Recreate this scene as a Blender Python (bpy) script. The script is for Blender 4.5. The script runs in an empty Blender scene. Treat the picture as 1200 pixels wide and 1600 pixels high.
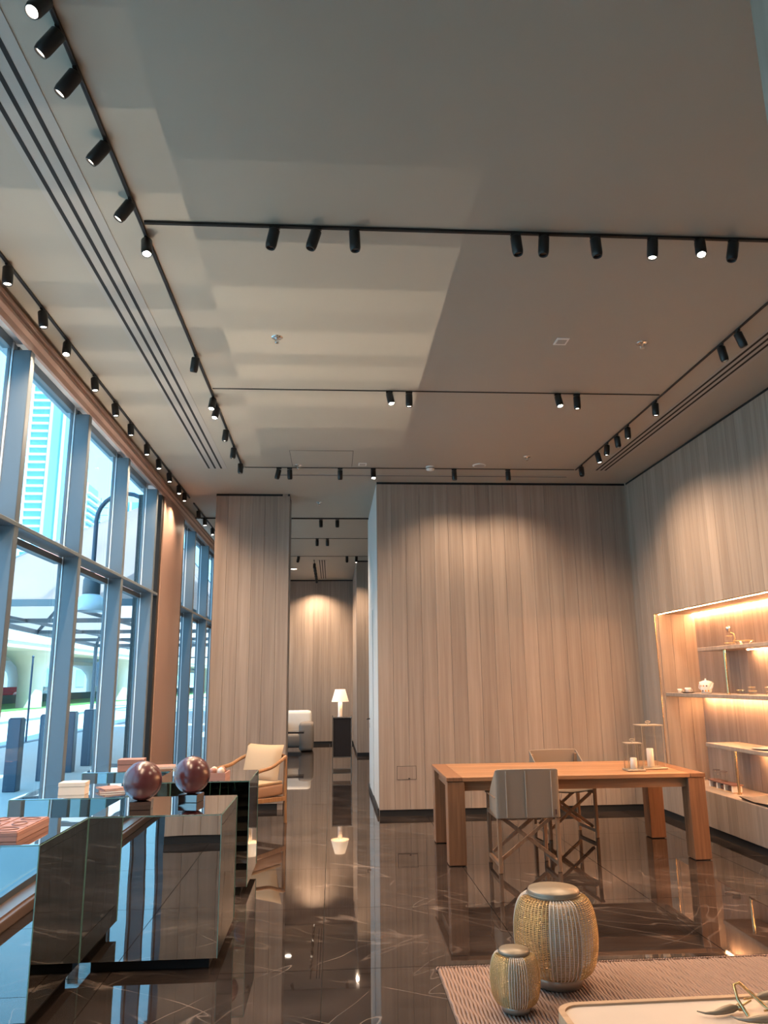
import bpy, bmesh, math, random
from mathutils import Vector, Matrix
random.seed(7)
sc = bpy.context.scene
COL = sc.collection
PI = math.pi

# ---------------------------------------------------------------- camera
EYE = 1.60
YAW, PITCH, ROLL, FOC = 0.0693657, 0.21966, -0.0114985, 1182.6
fw = Vector((math.sin(YAW)*math.cos(PITCH), math.cos(YAW)*math.cos(PITCH), math.sin(PITCH)))
r0 = Vector((math.cos(YAW), -math.sin(YAW), 0)); u0 = r0.cross(fw)
rt = r0*math.cos(ROLL) + u0*math.sin(ROLL); up = -r0*math.sin(ROLL) + u0*math.cos(ROLL)
cam = bpy.data.cameras.new('camera'); co = bpy.data.objects.new('camera', cam); COL.objects.link(co)
cam.sensor_fit = 'HORIZONTAL'; cam.sensor_width = 36.0; cam.lens = FOC/1200*36
cam.clip_start = 0.05; cam.clip_end = 2000
co.matrix_world = Matrix(((rt.x, up.x, -fw.x, 0), (rt.y, up.y, -fw.y, 0), (rt.z, up.z, -fw.z, EYE), (0, 0, 0, 1)))
sc.camera = co

# ---------------------------------------------------------------- world, sun, exposure
sc.view_settings.view_transform = 'Standard'; sc.view_settings.look = 'None'
sc.view_settings.exposure = 1.22; sc.view_settings.gamma = 1.0
sc.view_settings.use_curve_mapping = False
sc.cycles.max_bounces = 16; sc.cycles.glossy_bounces = 12; sc.cycles.transparent_max_bounces = 16
w = bpy.data.worlds.new('world'); sc.world = w; w.use_nodes = True
wn = w.node_tree.nodes; wl = w.node_tree.links
bg = wn['Background']; bg.inputs['Strength'].default_value = 1.65
tc = wn.new('ShaderNodeTexCoord'); sp = wn.new('ShaderNodeSeparateXYZ'); cr = wn.new('ShaderNodeValToRGB')
wl.new(tc.outputs['Generated'], sp.inputs[0]); wl.new(sp.outputs['Z'], cr.inputs[0]); wl.new(cr.outputs[0], bg.inputs[0])
cr.color_ramp.elements[0].position = 0.0; cr.color_ramp.elements[0].color = (0.60, 0.86, 1.0, 1)
cr.color_ramp.elements[1].position = 0.7; cr.color_ramp.elements[1].color = (0.42, 0.72, 1.0, 1)
sun = bpy.data.lights.new('sun', 'SUN'); sun.energy = 8.5; sun.angle = 0.01; sun.color = (1, 0.96, 0.9)
so = bpy.data.objects.new('sun', sun); COL.objects.link(so)
so.rotation_euler = Vector((-0.42, 0.35, -0.84)).to_track_quat('-Z', 'Y').to_euler()
SPOT_W = 44.0            # a track spotlight
LENS = 12.0              # its visible lens
WARM = (1.0, 0.74, 0.51)
CEIL = 4.18
CEIL2 = 4.32

# ---------------------------------------------------------------- helpers
class MB:
    """collects shapes into one mesh"""
    def __init__(s): s.v = []; s.f = []; s.sm = []
    def add(s, vs, fs, smooth=False, M=None):
        b = len(s.v)
        s.v += [tuple(M @ Vector(v)) if M else tuple(v) for v in vs]
        s.f += [tuple(b+i for i in f) for f in fs]; s.sm += [smooth]*len(fs); return s
    def box(s, x0, x1, y0, y1, z0, z1, M=None, bev=0.0):
        if bev <= 0:
            v = [(x0,y0,z0),(x1,y0,z0),(x1,y1,z0),(x0,y1,z0),(x0,y0,z1),(x1,y0,z1),(x1,y1,z1),(x0,y1,z1)]
            return s.add(v, [(0,3,2,1),(4,5,6,7),(0,1,5,4),(1,2,6,5),(2,3,7,6),(3,0,4,7)], False, M)
        bm = bmesh.new()
        vs = [bm.verts.new(p) for p in ((x0,y0,z0),(x1,y0,z0),(x1,y1,z0),(x0,y1,z0),(x0,y0,z1),(x1,y0,z1),(x1,y1,z1),(x0,y1,z1))]
        for f in ((0,3,2,1),(4,5,6,7),(0,1,5,4),(1,2,6,5),(2,3,7,6),(3,0,4,7)): bm.faces.new([vs[i] for i in f])
        bmesh.ops.bevel(bm, geom=bm.edges[:], offset=bev, segments=2 if bev > .006 else 1, profile=.6, affect='EDGES')
        bm.verts.index_update()
        s.add([v.co[:] for v in bm.verts], [tuple(v.index for v in f.verts) for f in bm.faces], bev > .015, M)
        bm.free(); return s
    def beam(s, a, b, wd, th, upv=(0,0,1), bev=0.0):
        a = Vector(a); b = Vector(b); d = (b-a); L = d.length; d.normalize()
        upv = Vector(upv)
        if abs(d.dot(upv)) > .98: upv = Vector((1,0,0))
        x = d.cross(upv).normalized(); z = x.cross(d).normalized()
        M = Matrix(((x.x,d.x,z.x,a.x),(x.y,d.y,z.y,a.y),(x.z,d.z,z.z,a.z),(0,0,0,1)))
        return s.box(-wd/2, wd/2, 0, L, -th/2, th/2, M, bev)
    def tube(s, pts, r, n=10, cap=True, M=None):
        pts = [Vector(p) for p in pts]; N = len(pts)
        rr = r if isinstance(r, (list, tuple)) else [r]*N
        vs = []; fs = []
        t0 = (pts[1]-pts[0]).normalized(); nx = t0.orthogonal().normalized()
        for i, p in enumerate(pts):
            t = (pts[min(i+1, N-1)]-pts[max(i-1, 0)]).normalized()
            nx = (nx - t*nx.dot(t)).normalized(); ny = t.cross(nx)
            for k in range(n):
                a = 2*PI*k/n; vs.append(p + (nx*math.cos(a)+ny*math.sin(a))*rr[i])
        for i in range(N-1):
            for k in range(n): fs.append((i*n+k, i*n+(k+1) % n, (i+1)*n+(k+1) % n, (i+1)*n+k))
        s.add(vs, fs, True, M)
        if cap: s.add([vs[k] for k in range(n)], [tuple(reversed(range(n)))], False, M).add([vs[(N-1)*n+k] for k in range(n)], [tuple(range(n))], False, M)
        return s
    def lathe(s, prof, n=32, M=None, smooth=True):
        vs = []; fs = []
        for (r, z) in prof:
            for k in range(n): a = 2*PI*k/n; vs.append((r*math.cos(a), r*math.sin(a), z))
        for i in range(len(prof)-1):
            for k in range(n): fs.append((i*n+k, i*n+(k+1) % n, (i+1)*n+(k+1) % n, (i+1)*n+k))
        return s.add(vs, fs, smooth, M)
    def poly(s, pts, th=(0,0,0), M=None):
        """a planar outline extruded by th"""
        n = len(pts); t = Vector(th); vs = [Vector(p) for p in pts] + [Vector(p)+t for p in pts]
        fs = [tuple(reversed(range(n))), tuple(range(n, 2*n))] + [(i, (i+1) % n, n+(i+1) % n, n+i) for i in range(n)]
        return s.add(vs, fs, False, M)
    def grid(s, fn, nu, nv, smooth=True, M=None):
        vs = [fn(i/(nu-1), j/(nv-1)) for j in range(nv) for i in range(nu)]
        fs = [(j*nu+i, j*nu+i+1, (j+1)*nu+i+1, (j+1)*nu+i) for j in range(nv-1) for i in range(nu-1)]
        return s.add(vs, fs, smooth, M)
    def mesh(s, name, mat):
        me = bpy.data.meshes.new(name); me.from_pydata(s.v, [], s.f)
        me.polygons.foreach_set('use_smooth', s.sm); me.materials.append(mat); me.update(); return me
    def build(s, name, mat, parent=None, loc=(0,0,0), rz=0, recalc=False):
        me = s.mesh(name, mat)
        if recalc:
            bm = bmesh.new(); bm.from_mesh(me); bmesh.ops.recalc_face_normals(bm, faces=bm.faces); bm.to_mesh(me); bm.free()
        return link(name, me, parent, loc, rz)

def link(name, me, parent=None, loc=(0,0,0), rz=0):
    o = bpy.data.objects.new(name, me); COL.objects.link(o); o.parent = parent
    o.location = loc; o.rotation_euler = (0, 0, rz); return o
def tag(o, label, cat, group=None, kind=None):
    if label: o['label'] = label
    if cat: o['category'] = cat
    if group: o['group'] = group
    if kind: o['kind'] = kind
    return o
def thing(name, label, cat, loc=(0,0,0), rz=0, group=None):
    return tag(link(name, None, None, loc, rz), label, cat, group)
def struct(o, label=None, cat='wall'):
    o['kind'] = 'structure'; o['category'] = cat
    if label: o['label'] = label
    return o
ORD = ['first','second','third','fourth','fifth','sixth','seventh','eighth','ninth','tenth','eleventh','twelfth','thirteenth','fourteenth']

# ---------------------------------------------------------------- materials
def base(name):
    m = bpy.data.materials.new(name); m.use_nodes = True
    nt = m.node_tree; return m, nt, nt.nodes, nt.links, nt.nodes['Principled BSDF']
def plain(name, c, rough=.5, metal=0., bump=0., scale=40., spec=.5, var=0.):
    m, nt, n, l, b = base(name)
    b.inputs['Base Color'].default_value = (*c, 1); b.inputs['Roughness'].default_value = rough
    b.inputs['Metallic'].default_value = metal; b.inputs['Specular IOR Level'].default_value = spec
    if bump or var:
        t = n.new('ShaderNodeTexCoord'); z = n.new('ShaderNodeTexNoise'); z.inputs['Scale'].default_value = scale; z.inputs['Detail'].default_value = 4
        l.new(t.outputs['Object'], z.inputs['Vector'])
        if bump:
            bp = n.new('ShaderNodeBump'); bp.inputs['Strength'].default_value = bump; bp.inputs['Distance'].default_value = .01
            l.new(z.outputs[0], bp.inputs['Height']); l.new(bp.outputs[0], b.inputs['Normal'])
        if var:
            mx = n.new('ShaderNodeMix'); mx.data_type = 'RGBA'
            mx.inputs[6].default_value = (*[x*(1-var) for x in c], 1); mx.inputs[7].default_value = (*[min(1, x*(1+var)) for x in c], 1)
            l.new(z.outputs[0], mx.inputs[0]); l.new(mx.outputs[2], b.inputs['Base Color'])
    return m
def wood(name, ca, cb, rough=.5, axis=2, fine=34., tone=.12, bump=.08, streak=.9):
    """grain running along one local axis, tone varying per board"""
    m, nt, n, l, b = base(name)
    t = n.new('ShaderNodeTexCoord'); oi = n.new('ShaderNodeObjectInfo'); mp = n.new('ShaderNodeMapping')
    off = n.new('ShaderNodeVectorMath'); off.operation = 'SCALE'; off.inputs[0].default_value = (13.1, 7.7, 31.3)
    l.new(oi.outputs['Random'], off.inputs['Scale'])
    ad = n.new('ShaderNodeVectorMath'); ad.operation = 'ADD'; l.new(t.outputs['Object'], ad.inputs[0]); l.new(off.outputs[0], ad.inputs[1])
    scl = [fine]*3; scl[axis] = streak
    mp.inputs['Scale'].default_value = scl; l.new(ad.outputs[0], mp.inputs['Vector'])
    z = n.new('ShaderNodeTexNoise'); z.inputs['Scale'].default_value = 1; z.inputs['Detail'].default_value = 5; z.inputs['Roughness'].default_value = .62
    l.new(mp.outputs[0], z.inputs['Vector'])
    r = n.new('ShaderNodeValToRGB'); r.color_ramp.elements[0].position = .3; r.color_ramp.elements[1].position = .72
    r.color_ramp.elements[0].color = (*ca, 1); r.color_ramp.elements[1].color = (*cb, 1)
    l.new(z.outputs[0], r.inputs[0])
    hs = n.new('ShaderNodeHueSaturation'); mr = n.new('ShaderNodeMapRange'); mr.inputs['To Min'].default_value = 1-tone; mr.inputs['To Max'].default_value = 1+tone
    l.new(oi.outputs['Random'], mr.inputs['Value']); l.new(mr.outputs[0], hs.inputs['Value']); l.new(r.outputs[0], hs.inputs['Color'])
    l.new(hs.outputs[0], b.inputs['Base Color']); b.inputs['Roughness'].default_value = rough
    b.inputs['Specular IOR Level'].default_value = .35
    bp = n.new('ShaderNodeBump'); bp.inputs['Strength'].default_value = bump; bp.inputs['Distance'].default_value = .004
    l.new(z.outputs[0], bp.inputs['Height']); l.new(bp.outputs[0], b.inputs['Normal'])
    return m
def emit(name, c, s):
    m, nt, n, l, b = base(name)
    b.inputs['Base Color'].default_value = (*c, 1); b.inputs['Emission Color'].default_value = (*c, 1); b.inputs['Emission Strength'].default_value = s
    return m
def glassy(name, tint, refl=.06, rough=0.0):
    m, nt, n, l, b = base(name); n.remove(b)
    o = n['Material Output']; tr = n.new('ShaderNodeBsdfTransparent'); tr.inputs[0].default_value = (*tint, 1)
    g = n.new('ShaderNodeBsdfGlossy'); g.inputs['Roughness'].default_value = rough
    lw = n.new('ShaderNodeLayerWeight'); lw.inputs['Blend'].default_value = .5
    pw = n.new('ShaderNodeMath'); pw.operation = 'POWER'; pw.inputs[1].default_value = 4.5; l.new(lw.outputs['Facing'], pw.inputs[0])
    fr_ = n.new('ShaderNodeMapRange'); fr_.inputs['To Min'].default_value = refl*.5; fr_.inputs['To Max'].default_value = .28; l.new(pw.outputs[0], fr_.inputs['Value'])
    mx = n.new('ShaderNodeMixShader'); l.new(fr_.outputs[0], mx.inputs[0]); l.new(tr.outputs[0], mx.inputs[1]); l.new(g.outputs[0], mx.inputs[2]); l.new(mx.outputs[0], o.inputs[0])
    return m
def marble(name):
    m, nt, n, l, b = base(name)
    g = n.new('ShaderNodeNewGeometry')
    z1 = n.new('ShaderNodeTexNoise'); z1.inputs['Scale'].default_value = .8; z1.inputs['Detail'].default_value = 5; l.new(g.outputs['Position'], z1.inputs['Vector'])
    sc1 = n.new('ShaderNodeVectorMath'); sc1.operation = 'SCALE'; sc1.inputs['Scale'].default_value = .12; l.new(z1.outputs['Color'], sc1.inputs[0])
    ad = n.new('ShaderNodeVectorMath'); ad.operation = 'ADD'; l.new(g.outputs['Position'], ad.inputs[0]); l.new(sc1.outputs[0], ad.inputs[1])
    def vein(rot, sx, sy, thick, off):
        rm = n.new('ShaderNodeMapping'); rm.inputs['Rotation'].default_value = (0, 0, rot); rm.inputs['Location'].default_value = (off, off*.7, 0); l.new(ad.outputs[0], rm.inputs['Vector'])
        sm_ = n.new('ShaderNodeMapping'); sm_.inputs['Scale'].default_value = (sx, sy, 1); l.new(rm.outputs[0], sm_.inputs['Vector'])
        q = n.new('ShaderNodeTexNoise'); q.inputs['Scale'].default_value = 1.0; q.inputs['Detail'].default_value = 3; q.inputs['Roughness'].default_value = .55; l.new(sm_.outputs[0], q.inputs['Vector'])
        d_ = n.new('ShaderNodeMath'); d_.operation = 'SUBTRACT'; d_.inputs[1].default_value = .5; l.new(q.outputs[0], d_.inputs[0])
        e_ = n.new('ShaderNodeMath'); e_.operation = 'ABSOLUTE'; l.new(d_.outputs[0], e_.inputs[0])
        k_ = n.new('ShaderNodeMapRange'); k_.inputs['From Max'].default_value = thick; k_.inputs['To Min'].default_value = 1; k_.inputs['To Max'].default_value = 0; l.new(e_.outputs[0], k_.inputs['Value'])
        return k_.outputs[0]
    r = n.new('ShaderNodeMath'); r.operation = 'MAXIMUM'
    l.new(vein(.62, .28, 1.9, .0065, 0), r.inputs[0]); l.new(vein(-.9, .4, 1.5, .0035, 5.3), r.inputs[1])
    z3 = n.new('ShaderNodeTexNoise'); z3.inputs['Scale'].default_value = 1.9; z3.inputs['Detail'].default_value = 2; l.new(g.outputs['Position'], z3.inputs['Vector'])
    r3 = n.new('ShaderNodeValToRGB'); r3.color_ramp.elements[0].position = .36; r3.color_ramp.elements[0].color = (0,0,0,1); r3.color_ramp.elements[1].position = .66
    l.new(z3.outputs[0], r3.inputs[0])
    mu = n.new('ShaderNodeMath'); mu.operation = 'MULTIPLY'; l.new(r.outputs[0], mu.inputs[0]); l.new(r3.outputs[0], mu.inputs[1])
    z2 = n.new('ShaderNodeTexNoise'); z2.inputs['Scale'].default_value = 2.2; z2.inputs['Detail'].default_value = 6; l.new(g.outputs['Position'], z2.inputs['Vector'])
    r2 = n.new('ShaderNodeValToRGB'); r2.color_ramp.elements[0].position = .3; r2.color_ramp.elements[0].color = (.012, .009, .008, 1)
    r2.color_ramp.elements[1].position = .75; r2.color_ramp.elements[1].color = (.048, .034, .028, 1); l.new(z2.outputs[0], r2.inputs[0])
    mx = n.new('ShaderNodeMix'); mx.data_type = 'RGBA'; mx.inputs[7].default_value = (.15, .115, .097, 1)
    l.new(mu.outputs[0], mx.inputs[0]); l.new(r2.outputs[0], mx.inputs[6]); l.new(mx.outputs[2], b.inputs['Base Color'])
    b.inputs['Roughness'].default_value = .022; b.inputs['IOR'].default_value = 1.5; b.inputs['Specular IOR Level'].default_value = .6
    zb = n.new('ShaderNodeTexNoise'); zb.inputs['Scale'].default_value = 1.6; zb.inputs['Detail'].default_value = 1; l.new(g.outputs['Position'], zb.inputs['Vector'])
    bp = n.new('ShaderNodeBump'); bp.inputs['Strength'].default_value = .05; bp.inputs['Distance'].default_value = .01; l.new(zb.outputs[0], bp.inputs['Height']); l.new(bp.outputs[0], b.inputs['Normal'])
    return m
def mirror(name, wav=.035):
    m, nt, n, l, b = base(name)
    b.inputs['Base Color'].default_value = (.74, .77, .76, 1); b.inputs['Metallic'].default_value = 1; b.inputs['Roughness'].default_value = 0.0
    t = n.new('ShaderNodeTexCoord'); z = n.new('ShaderNodeTexNoise'); z.inputs['Scale'].default_value = 2.6; z.inputs['Detail'].default_value = 1
    l.new(t.outputs['Object'], z.inputs['Vector'])
    bp = n.new('ShaderNodeBump'); bp.inputs['Strength'].default_value = wav; bp.inputs['Distance'].default_value = .02
    l.new(z.outputs[0], bp.inputs['Height']); l.new(bp.outputs[0], b.inputs['Normal'])
    return m
M = dict(
    wall=wood('ash_panel', (.235, .172, .134), (.345, .265, .212), rough=.5, fine=19, tone=.09, streak=.55),
    teak=wood('teak', (.23, .105, .05), (.38, .195, .095), rough=.38, axis=0, fine=45, tone=.22, streak=1.6),
    teakv=wood('teak_upright', (.16, .07, .034), (.27, .125, .06), rough=.4, axis=2, fine=45, tone=.08, streak=1.6),
    chairw=wood('chair_teak', (.19, .10, .055), (.31, .175, .10), rough=.45, axis=2, fine=50, tone=.1, streak=2),
    bent=wood('bent_walnut', (.25, .12, .055), (.40, .21, .10), rough=.35, axis=2, fine=40, tone=.05, streak=3),
    colwood=plain('copper_brown_lacquer', (.36, .22, .17), .38, var=.05, scale=3),
    ceil=plain('taupe_ceiling_paint', (.36, .322, .262), .55, bump=.02, scale=3, var=.03),
    black=plain('black_metal', (.018, .017, .017), .42, metal=.2),
    blackmatte=plain('black_recess', (.006, .005, .005), .8),
    slotframe=plain('slot_frame', (.36, .33, .29), .5),
    floor=marble('dark_marble'), joint=plain('joint', (.03, .025, .022), .6),
    mirror=mirror('mirror'), edge=plain('mirror_edge', (.16, .30, .26), .15, spec=.8),
    fin=plain('aluminium_fin', (.135, .165, .19), .4, metal=.3), gasket=plain('light_gasket', (.75, .8, .85), .3, metal=.3),
    glass=glassy('window_glass', (.66, .86, .95)), clear=glassy('clear_glass', (.97, .97, .96)),
    sill=plain('bronze_sill', (.30, .18, .13), .35, metal=.3),
    trimw=plain('pink_brown_trim', (.40, .27, .22), .4, var=.05, scale=4),
    paint=plain('pale_grey_paint', (.62, .60, .58), .5), white=plain('white_plastic', (.72, .68, .62), .5),
    soffit=plain('soffit_paint', (.55, .60, .66), .5),
    sphere=plain('burgundy_lacquer', (.085, .022, .022), .22, var=.12, scale=6, spec=.7),
    sphbase=plain('bronze_mirror', (.20, .16, .15), .08, metal=1),
    leather=plain('pink_leather', (.30, .13, .09), .5, bump=.05, scale=200), leatherd=plain('brown_leather', (.17, .07, .05), .45, bump=.05, scale=200),
    beige=plain('beige_box', (.62, .50, .40), .6),
    taupe=plain('taupe_fabric', (.215, .16, .118), .75, bump=.15, scale=260, var=.08), taupel=plain('taupe_fabric_piping', (.30, .26, .22), .7),
    cushion=plain('sand_linen', (.47, .31, .18), .85, bump=.2, scale=240, var=.08), seat=plain('tan_leather', (.36, .20, .12), .5, bump=.1, scale=120),
    cream=plain('cream_boucle', (.72, .66, .60), .9, bump=.3, scale=120), grey=plain('grey_felt', (.20, .165, .14), .9, bump=.2, scale=150),
    brass=plain('brushed_brass', (.62, .43, .22), .25, metal=1), chrome=plain('chrome', (.75, .72, .68), .12, metal=1),
    lid=plain('champagne_lid', (.25, .19, .13), .42, metal=.35), gold=plain('gold_wire', (.66, .44, .20), .32, metal=.85), cord=plain('pale_cord', (.62, .50, .40), .7),
    candle=plain('white_wax', (.85, .78, .70), .5), lframe=plain('champagne_frame', (.42, .34, .26), .4, metal=.6),
    rug=plain('jute', (.30, .185, .135), .9, bump=.6, scale=160, var=.35), rugb=plain('jute_dark', (.15, .09, .06), .95),
    tabletop=plain('cream_parchment', (.60, .47, .37), .35, var=.04, scale=9), oak=wood('light_oak', (.42, .25, .14), (.56, .36, .22), rough=.45, axis=0, fine=40, tone=.03),
    led=emit('led_strip', (1.0, .52, .24), 62.0), lens=emit('lamp_lens', (1.0, .84, .66), LENS), lensb=emit('lamp_lens_bright', (1.0, .86, .70), LENS*5),
    lensoff=plain('dark_lens', (.02, .02, .022), .1), shade=emit('lamp_shade_lit', (1.0, .78, .58), .22),
    porcelain=plain('white_porcelain', (.75, .68, .60), .15), pattern=plain('orange_glaze', (.75, .28, .06), .25), ink=plain('dark_glaze', (.10, .05, .04), .3),
    darkcloth=plain('charcoal_leather', (.10, .085, .08), .4), darkglass=plain('smoked_black', (.03, .025, .025), .08),
    pave=plain('pale_paving', (.42, .41, .40), .8, var=.06, scale=.6), road=plain('pale_road', (.50, .52, .54), .85, var=.05, scale=.3),
    kerb=plain('grey_kerb', (.20, .22, .25), .8), sand=plain('sand_walk', (.62, .50, .40), .85), grass=plain('grass', (.10, .22, .05), .95, var=.3, scale=2),
    hedge=plain('hedge_dark', (.05, .07, .06), .95), concrete=plain('cream_concrete', (.64, .55, .46), .8, var=.05, scale=.2),
    bollard=plain('bollard_steel', (.055, .075, .11), .35, metal=.3), canopy=plain('blush_canvas', (.50, .36, .33), .8), steel=plain('canopy_steel', (.10, .12, .14), .5),
    leaf=plain('leaf', (.10, .24, .05), .7, var=.4, scale=1.5), bark=plain('bark', (.18, .12, .08), .9),
    tower=plain('tower_facade', (.20, .40, .52), .35), towerw=plain('tower_slab', (.62, .76, .82), .6), towerg=plain('tower_glass', (.22, .42, .58), .15),
    shopwall=plain('distant_facade', (.34, .36, .38), .7), carw=plain('white_car_paint', (.75, .77, .78), .2), carr=plain('red_car_paint', (.45, .04, .05), .2),
    carg=plain('car_glass', (.04, .06, .08), .05), tyre=plain('tyre', (.02, .02, .02), .8), bell=plain('bell_enamel', (.72, .74, .78), .3),
)

_m = M['canopy']; _n = _m.node_tree.nodes; _t = _n.new('ShaderNodeBsdfTranslucent'); _t.inputs[0].default_value = (.95, .80, .76, 1); _x = _n.new('ShaderNodeMixShader'); _x.inputs[0].default_value = .72
_m.node_tree.links.new(_n['Principled BSDF'].outputs[0], _x.inputs[1]); _m.node_tree.links.new(_t.outputs[0], _x.inputs[2]); _m.node_tree.links.new(_x.outputs[0], _n['Material Output'].inputs[0])
# ================================================================ THE SETTING
XL, XR, YB, YR = -2.20, 3.95, 9.70, -5.0      # window wall, right wall, back wall, rear of the room
YS, YE = 12.0, 20.75                          # ceiling step, far end of the passage room
# ---- floor: slabs of marble with open joints
fl = MB().box(-2.45, 4.6, YR-.1, YE+.1, -.12, -.012).build('floor', M['joint'])
struct(fl, 'polished dark brown marble floor of large square slabs', 'floor')
TS = 1.2; G = .0025
slab = MB().box(G, TS-G, G, TS-G, -.012, 0).mesh('marble_slab', M['floor'])
x = -2.45
xs = []
while x < 4.6: xs.append(x); x += TS
y = 4.78 - 9*TS
while y < YE:
    for x in xs: link('marble_slab', slab, fl, (x, y, 0))
    y += TS
# ---- ceilings
c1 = MB().box(-2.45, 4.6, YR-.1, YS, CEIL, CEIL+.25).build('ceiling', M['ceil'])
struct(c1, 'smooth taupe painted ceiling crossed by black lighting tracks', 'ceiling')
c2 = MB().box(-2.45, 4.6, YS, YE+.1, CEIL2, CEIL2+.15).box(-2.45, 4.6, YS, YS+.02, CEIL+.02, CEIL2).build('ceiling', M['ceil'])
struct(c2, 'higher taupe ceiling over the passage behind the partitions', 'ceiling')
MB().box(-2.2, .58, YS-.02, YS, CEIL-.02, CEIL+.0).build('shadow_line', M['black'], c2)

up_ = MB().box(-2.6, 12, YR-4, YE+1, CEIL2+.16, 6.6).build('wall_shade_block', M['shopwall']); struct(up_, 'unseen block above the showroom, added to shade the forecourt', 'wall')  # unseen mass added over the ceiling to cast shade on the pavement
# ---- panelled walls: every board its own piece
def panelled(name, label, a, b, z0, z1, width=.19, normal_left=True, holes=(), cat='wall', thick=.12, kick=.075, reveal=True, ext=0):
    """boards along the line a->b, room side on the right of the direction"""
    ax, ay = a; bx, by = b; L = math.hypot(bx-ax, by-ay); ang = math.atan2(by-ay, bx-ax)
    # local frame: x along, -y towards the room
    root = MB()
    segs = [(0, L, z0, z1)]
    for (h0, h1, hz0, hz1) in holes:
        out = []
        for (s0, s1, q0, q1) in segs:
            if h1 <= s0 or h0 >= s1: out.append((s0, s1, q0, q1)); continue
            if h0 > s0: out.append((s0, h0, q0, q1))
            out.append((max(s0, h0), min(s1, h1), q0, hz0)); out.append((max(s0, h0), min(s1, h1), hz1, q1))
            if h1 < s1: out.append((h1, s1, q0, q1))
        segs = out
    for (s0, s1, q0, q1) in segs: root.box(s0, s1+(ext if s1 >= L-.001 else 0), .02, thick, q0, q1+(.03 if q1 >= z1 else 0))
    o = root.build(name, M['wall'], None, (ax, ay, 0), ang)
    struct(o, label, cat)
    cache = {}
    for (s0, s1, q0, q1) in segs:
        n = max(1, round((s1-s0)/width)); wd = (s1-s0)/n
        b0 = q0 + (kick if q0 < .01 else 0); b1 = q1 - (.032 if (q1 >= z1 and reveal) else 0)
        key = (round(wd, 4), b0, b1)
        if key not in cache: cache[key] = MB().box(.0012, wd-.0012, 0, .02, b0, b1, bev=.0015).mesh('board', M['wall'])
        for i in range(n): link('board', cache[key], o, (s0+i*wd, 0, 0))
    if kick: 
        for (s0, s1, q0, q1) in segs:
            if q0 < .01: MB().box(s0, s1, .012, .03, 0, kick).build('kick_strip', M['blackmatte'], o)
    if reveal: MB().box(0, L, .012, .03, z1-.032, z1).build('shadow_gap', M['blackmatte'], o)
    return o
H = CEIL
wb = panelled('wall_back', 'wide back wall of vertical grey-brown ash boards behind the teak table', (.58, YB), (XR, YB), 0, H, ext=.14)
MB().box(.80-.58, 1.03-.58, -.006, .0, .425, .575).build('access_flap', M['wall'], wb)
MB().box(.80-.584, 1.034-.58, -.002, .0, .421, .579).box(.935-.58, .955-.58, -.009, -.004, .43, .44).build('flap_gap', M['blackmatte'], wb)
NY0, NY1, NZ0, NZ1, NX = 5.35, 9.11, .43, 2.36, 4.46        # niche in the right wall
wr = panelled('wall_right', 'long right wall of grey ash boards around the lit display niche', (XR, YB), (XR, YR), 0, H,
              holes=[(YB-NY1, YB-NY0, NZ0, NZ1)], thick=.035)
panelled('wall_rear', 'ash boarded wall closing the showroom behind the camera', (XR, YR), (XL-.25, YR), 0, H)
# freestanding partition left of the passage
pl_ = panelled('wall_partition', 'narrow floor-to-ceiling ash partition between windows and passage', (-1.62, 10.39), (-.60, 10.39), 0, H, width=.17)
panelled('wall_partition', 'end face of the narrow ash partition beside the passage', (-.60, 10.40), (-.60, 10.86), 0, H, width=.15, thick=.10)
panelled('wall_partition', 'rear face of the narrow ash partition', (-.60, 10.87), (-1.62, 10.87), 0, H, width=.17)
# a like partition left of the camera, which the mirrors show
panelled('wall_partition', 'ash partition beside the camera, seen in the mirrored cubes', (-.98, 1.30), (-1.70, 1.30), 0, H, width=.18, thick=.2)
# side of the block along the passage: pale painted flank with a door
wf = MB().box(.58, .70, YB+.125, 12.2, 0, H).build('wall_flank', M['paint']); struct(wf, 'pale painted flank of the back wall block along the passage', 'wall')
MB().box(.565, .60, YB+.125, 12.2, 0, .075).build('kick_strip', M['blackmatte'], wf)
dd = thing('door_1', 'pale grey flush door with a lever handle beside the passage', 'door', (.58, 10.9, 0)); dd['kind'] = 'structure'
MB().box(-.012, -.001, 0, .9, .08, 2.6, bev=.002).build('door_leaf', M['paint'], dd)
hd = MB().tube([(-.012, .82, 1.05), (-.06, .82, 1.05)], .009, 10).tube([(-.055, .83, 1.05), (-.058, .70, 1.05)], .008, 10).build('lever_handle', M['black'], dd)
MB().box(-.016, -.011, .80, .84, .92, .99).build('key_plate', M['chrome'], dd)
wk = MB().box(.70, 4.05, 12.1, 12.2, 0, H+.13).build('wall_block', M['wall']); struct(wk, 'rear side of the back wall block', 'wall')
we = MB().box(4.0, 4.1, 12.2, YE, 0, CEIL2).build('wall_side', M['wall']); struct(we, 'side wall of the passage room', 'wall')
panelled('wall_middle', 'ash boarded wall end standing midway down the passage', (.55, 17.3), (4.0, 17.3), 0, CEIL2, width=.2)
panelled('wall_middle', 'flank of the midway wall running to the far end', (.55, YE), (.55, 17.32), 0, CEIL2, width=.3, thick=.1)
panelled('wall_far', 'far wall of pale ash boards at the end of the passage', (XL-.2, 20.70), (.66, 20.70), 0, CEIL2, width=.24)
# foreground pillar at the right edge of the frame
panelled('wall_pillar', 'pale boarded pillar edge close to the camera, upper right', (1.378, 2.0), (1.378, 1.58), 0, H, width=.21, thick=.4, kick=0)
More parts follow.
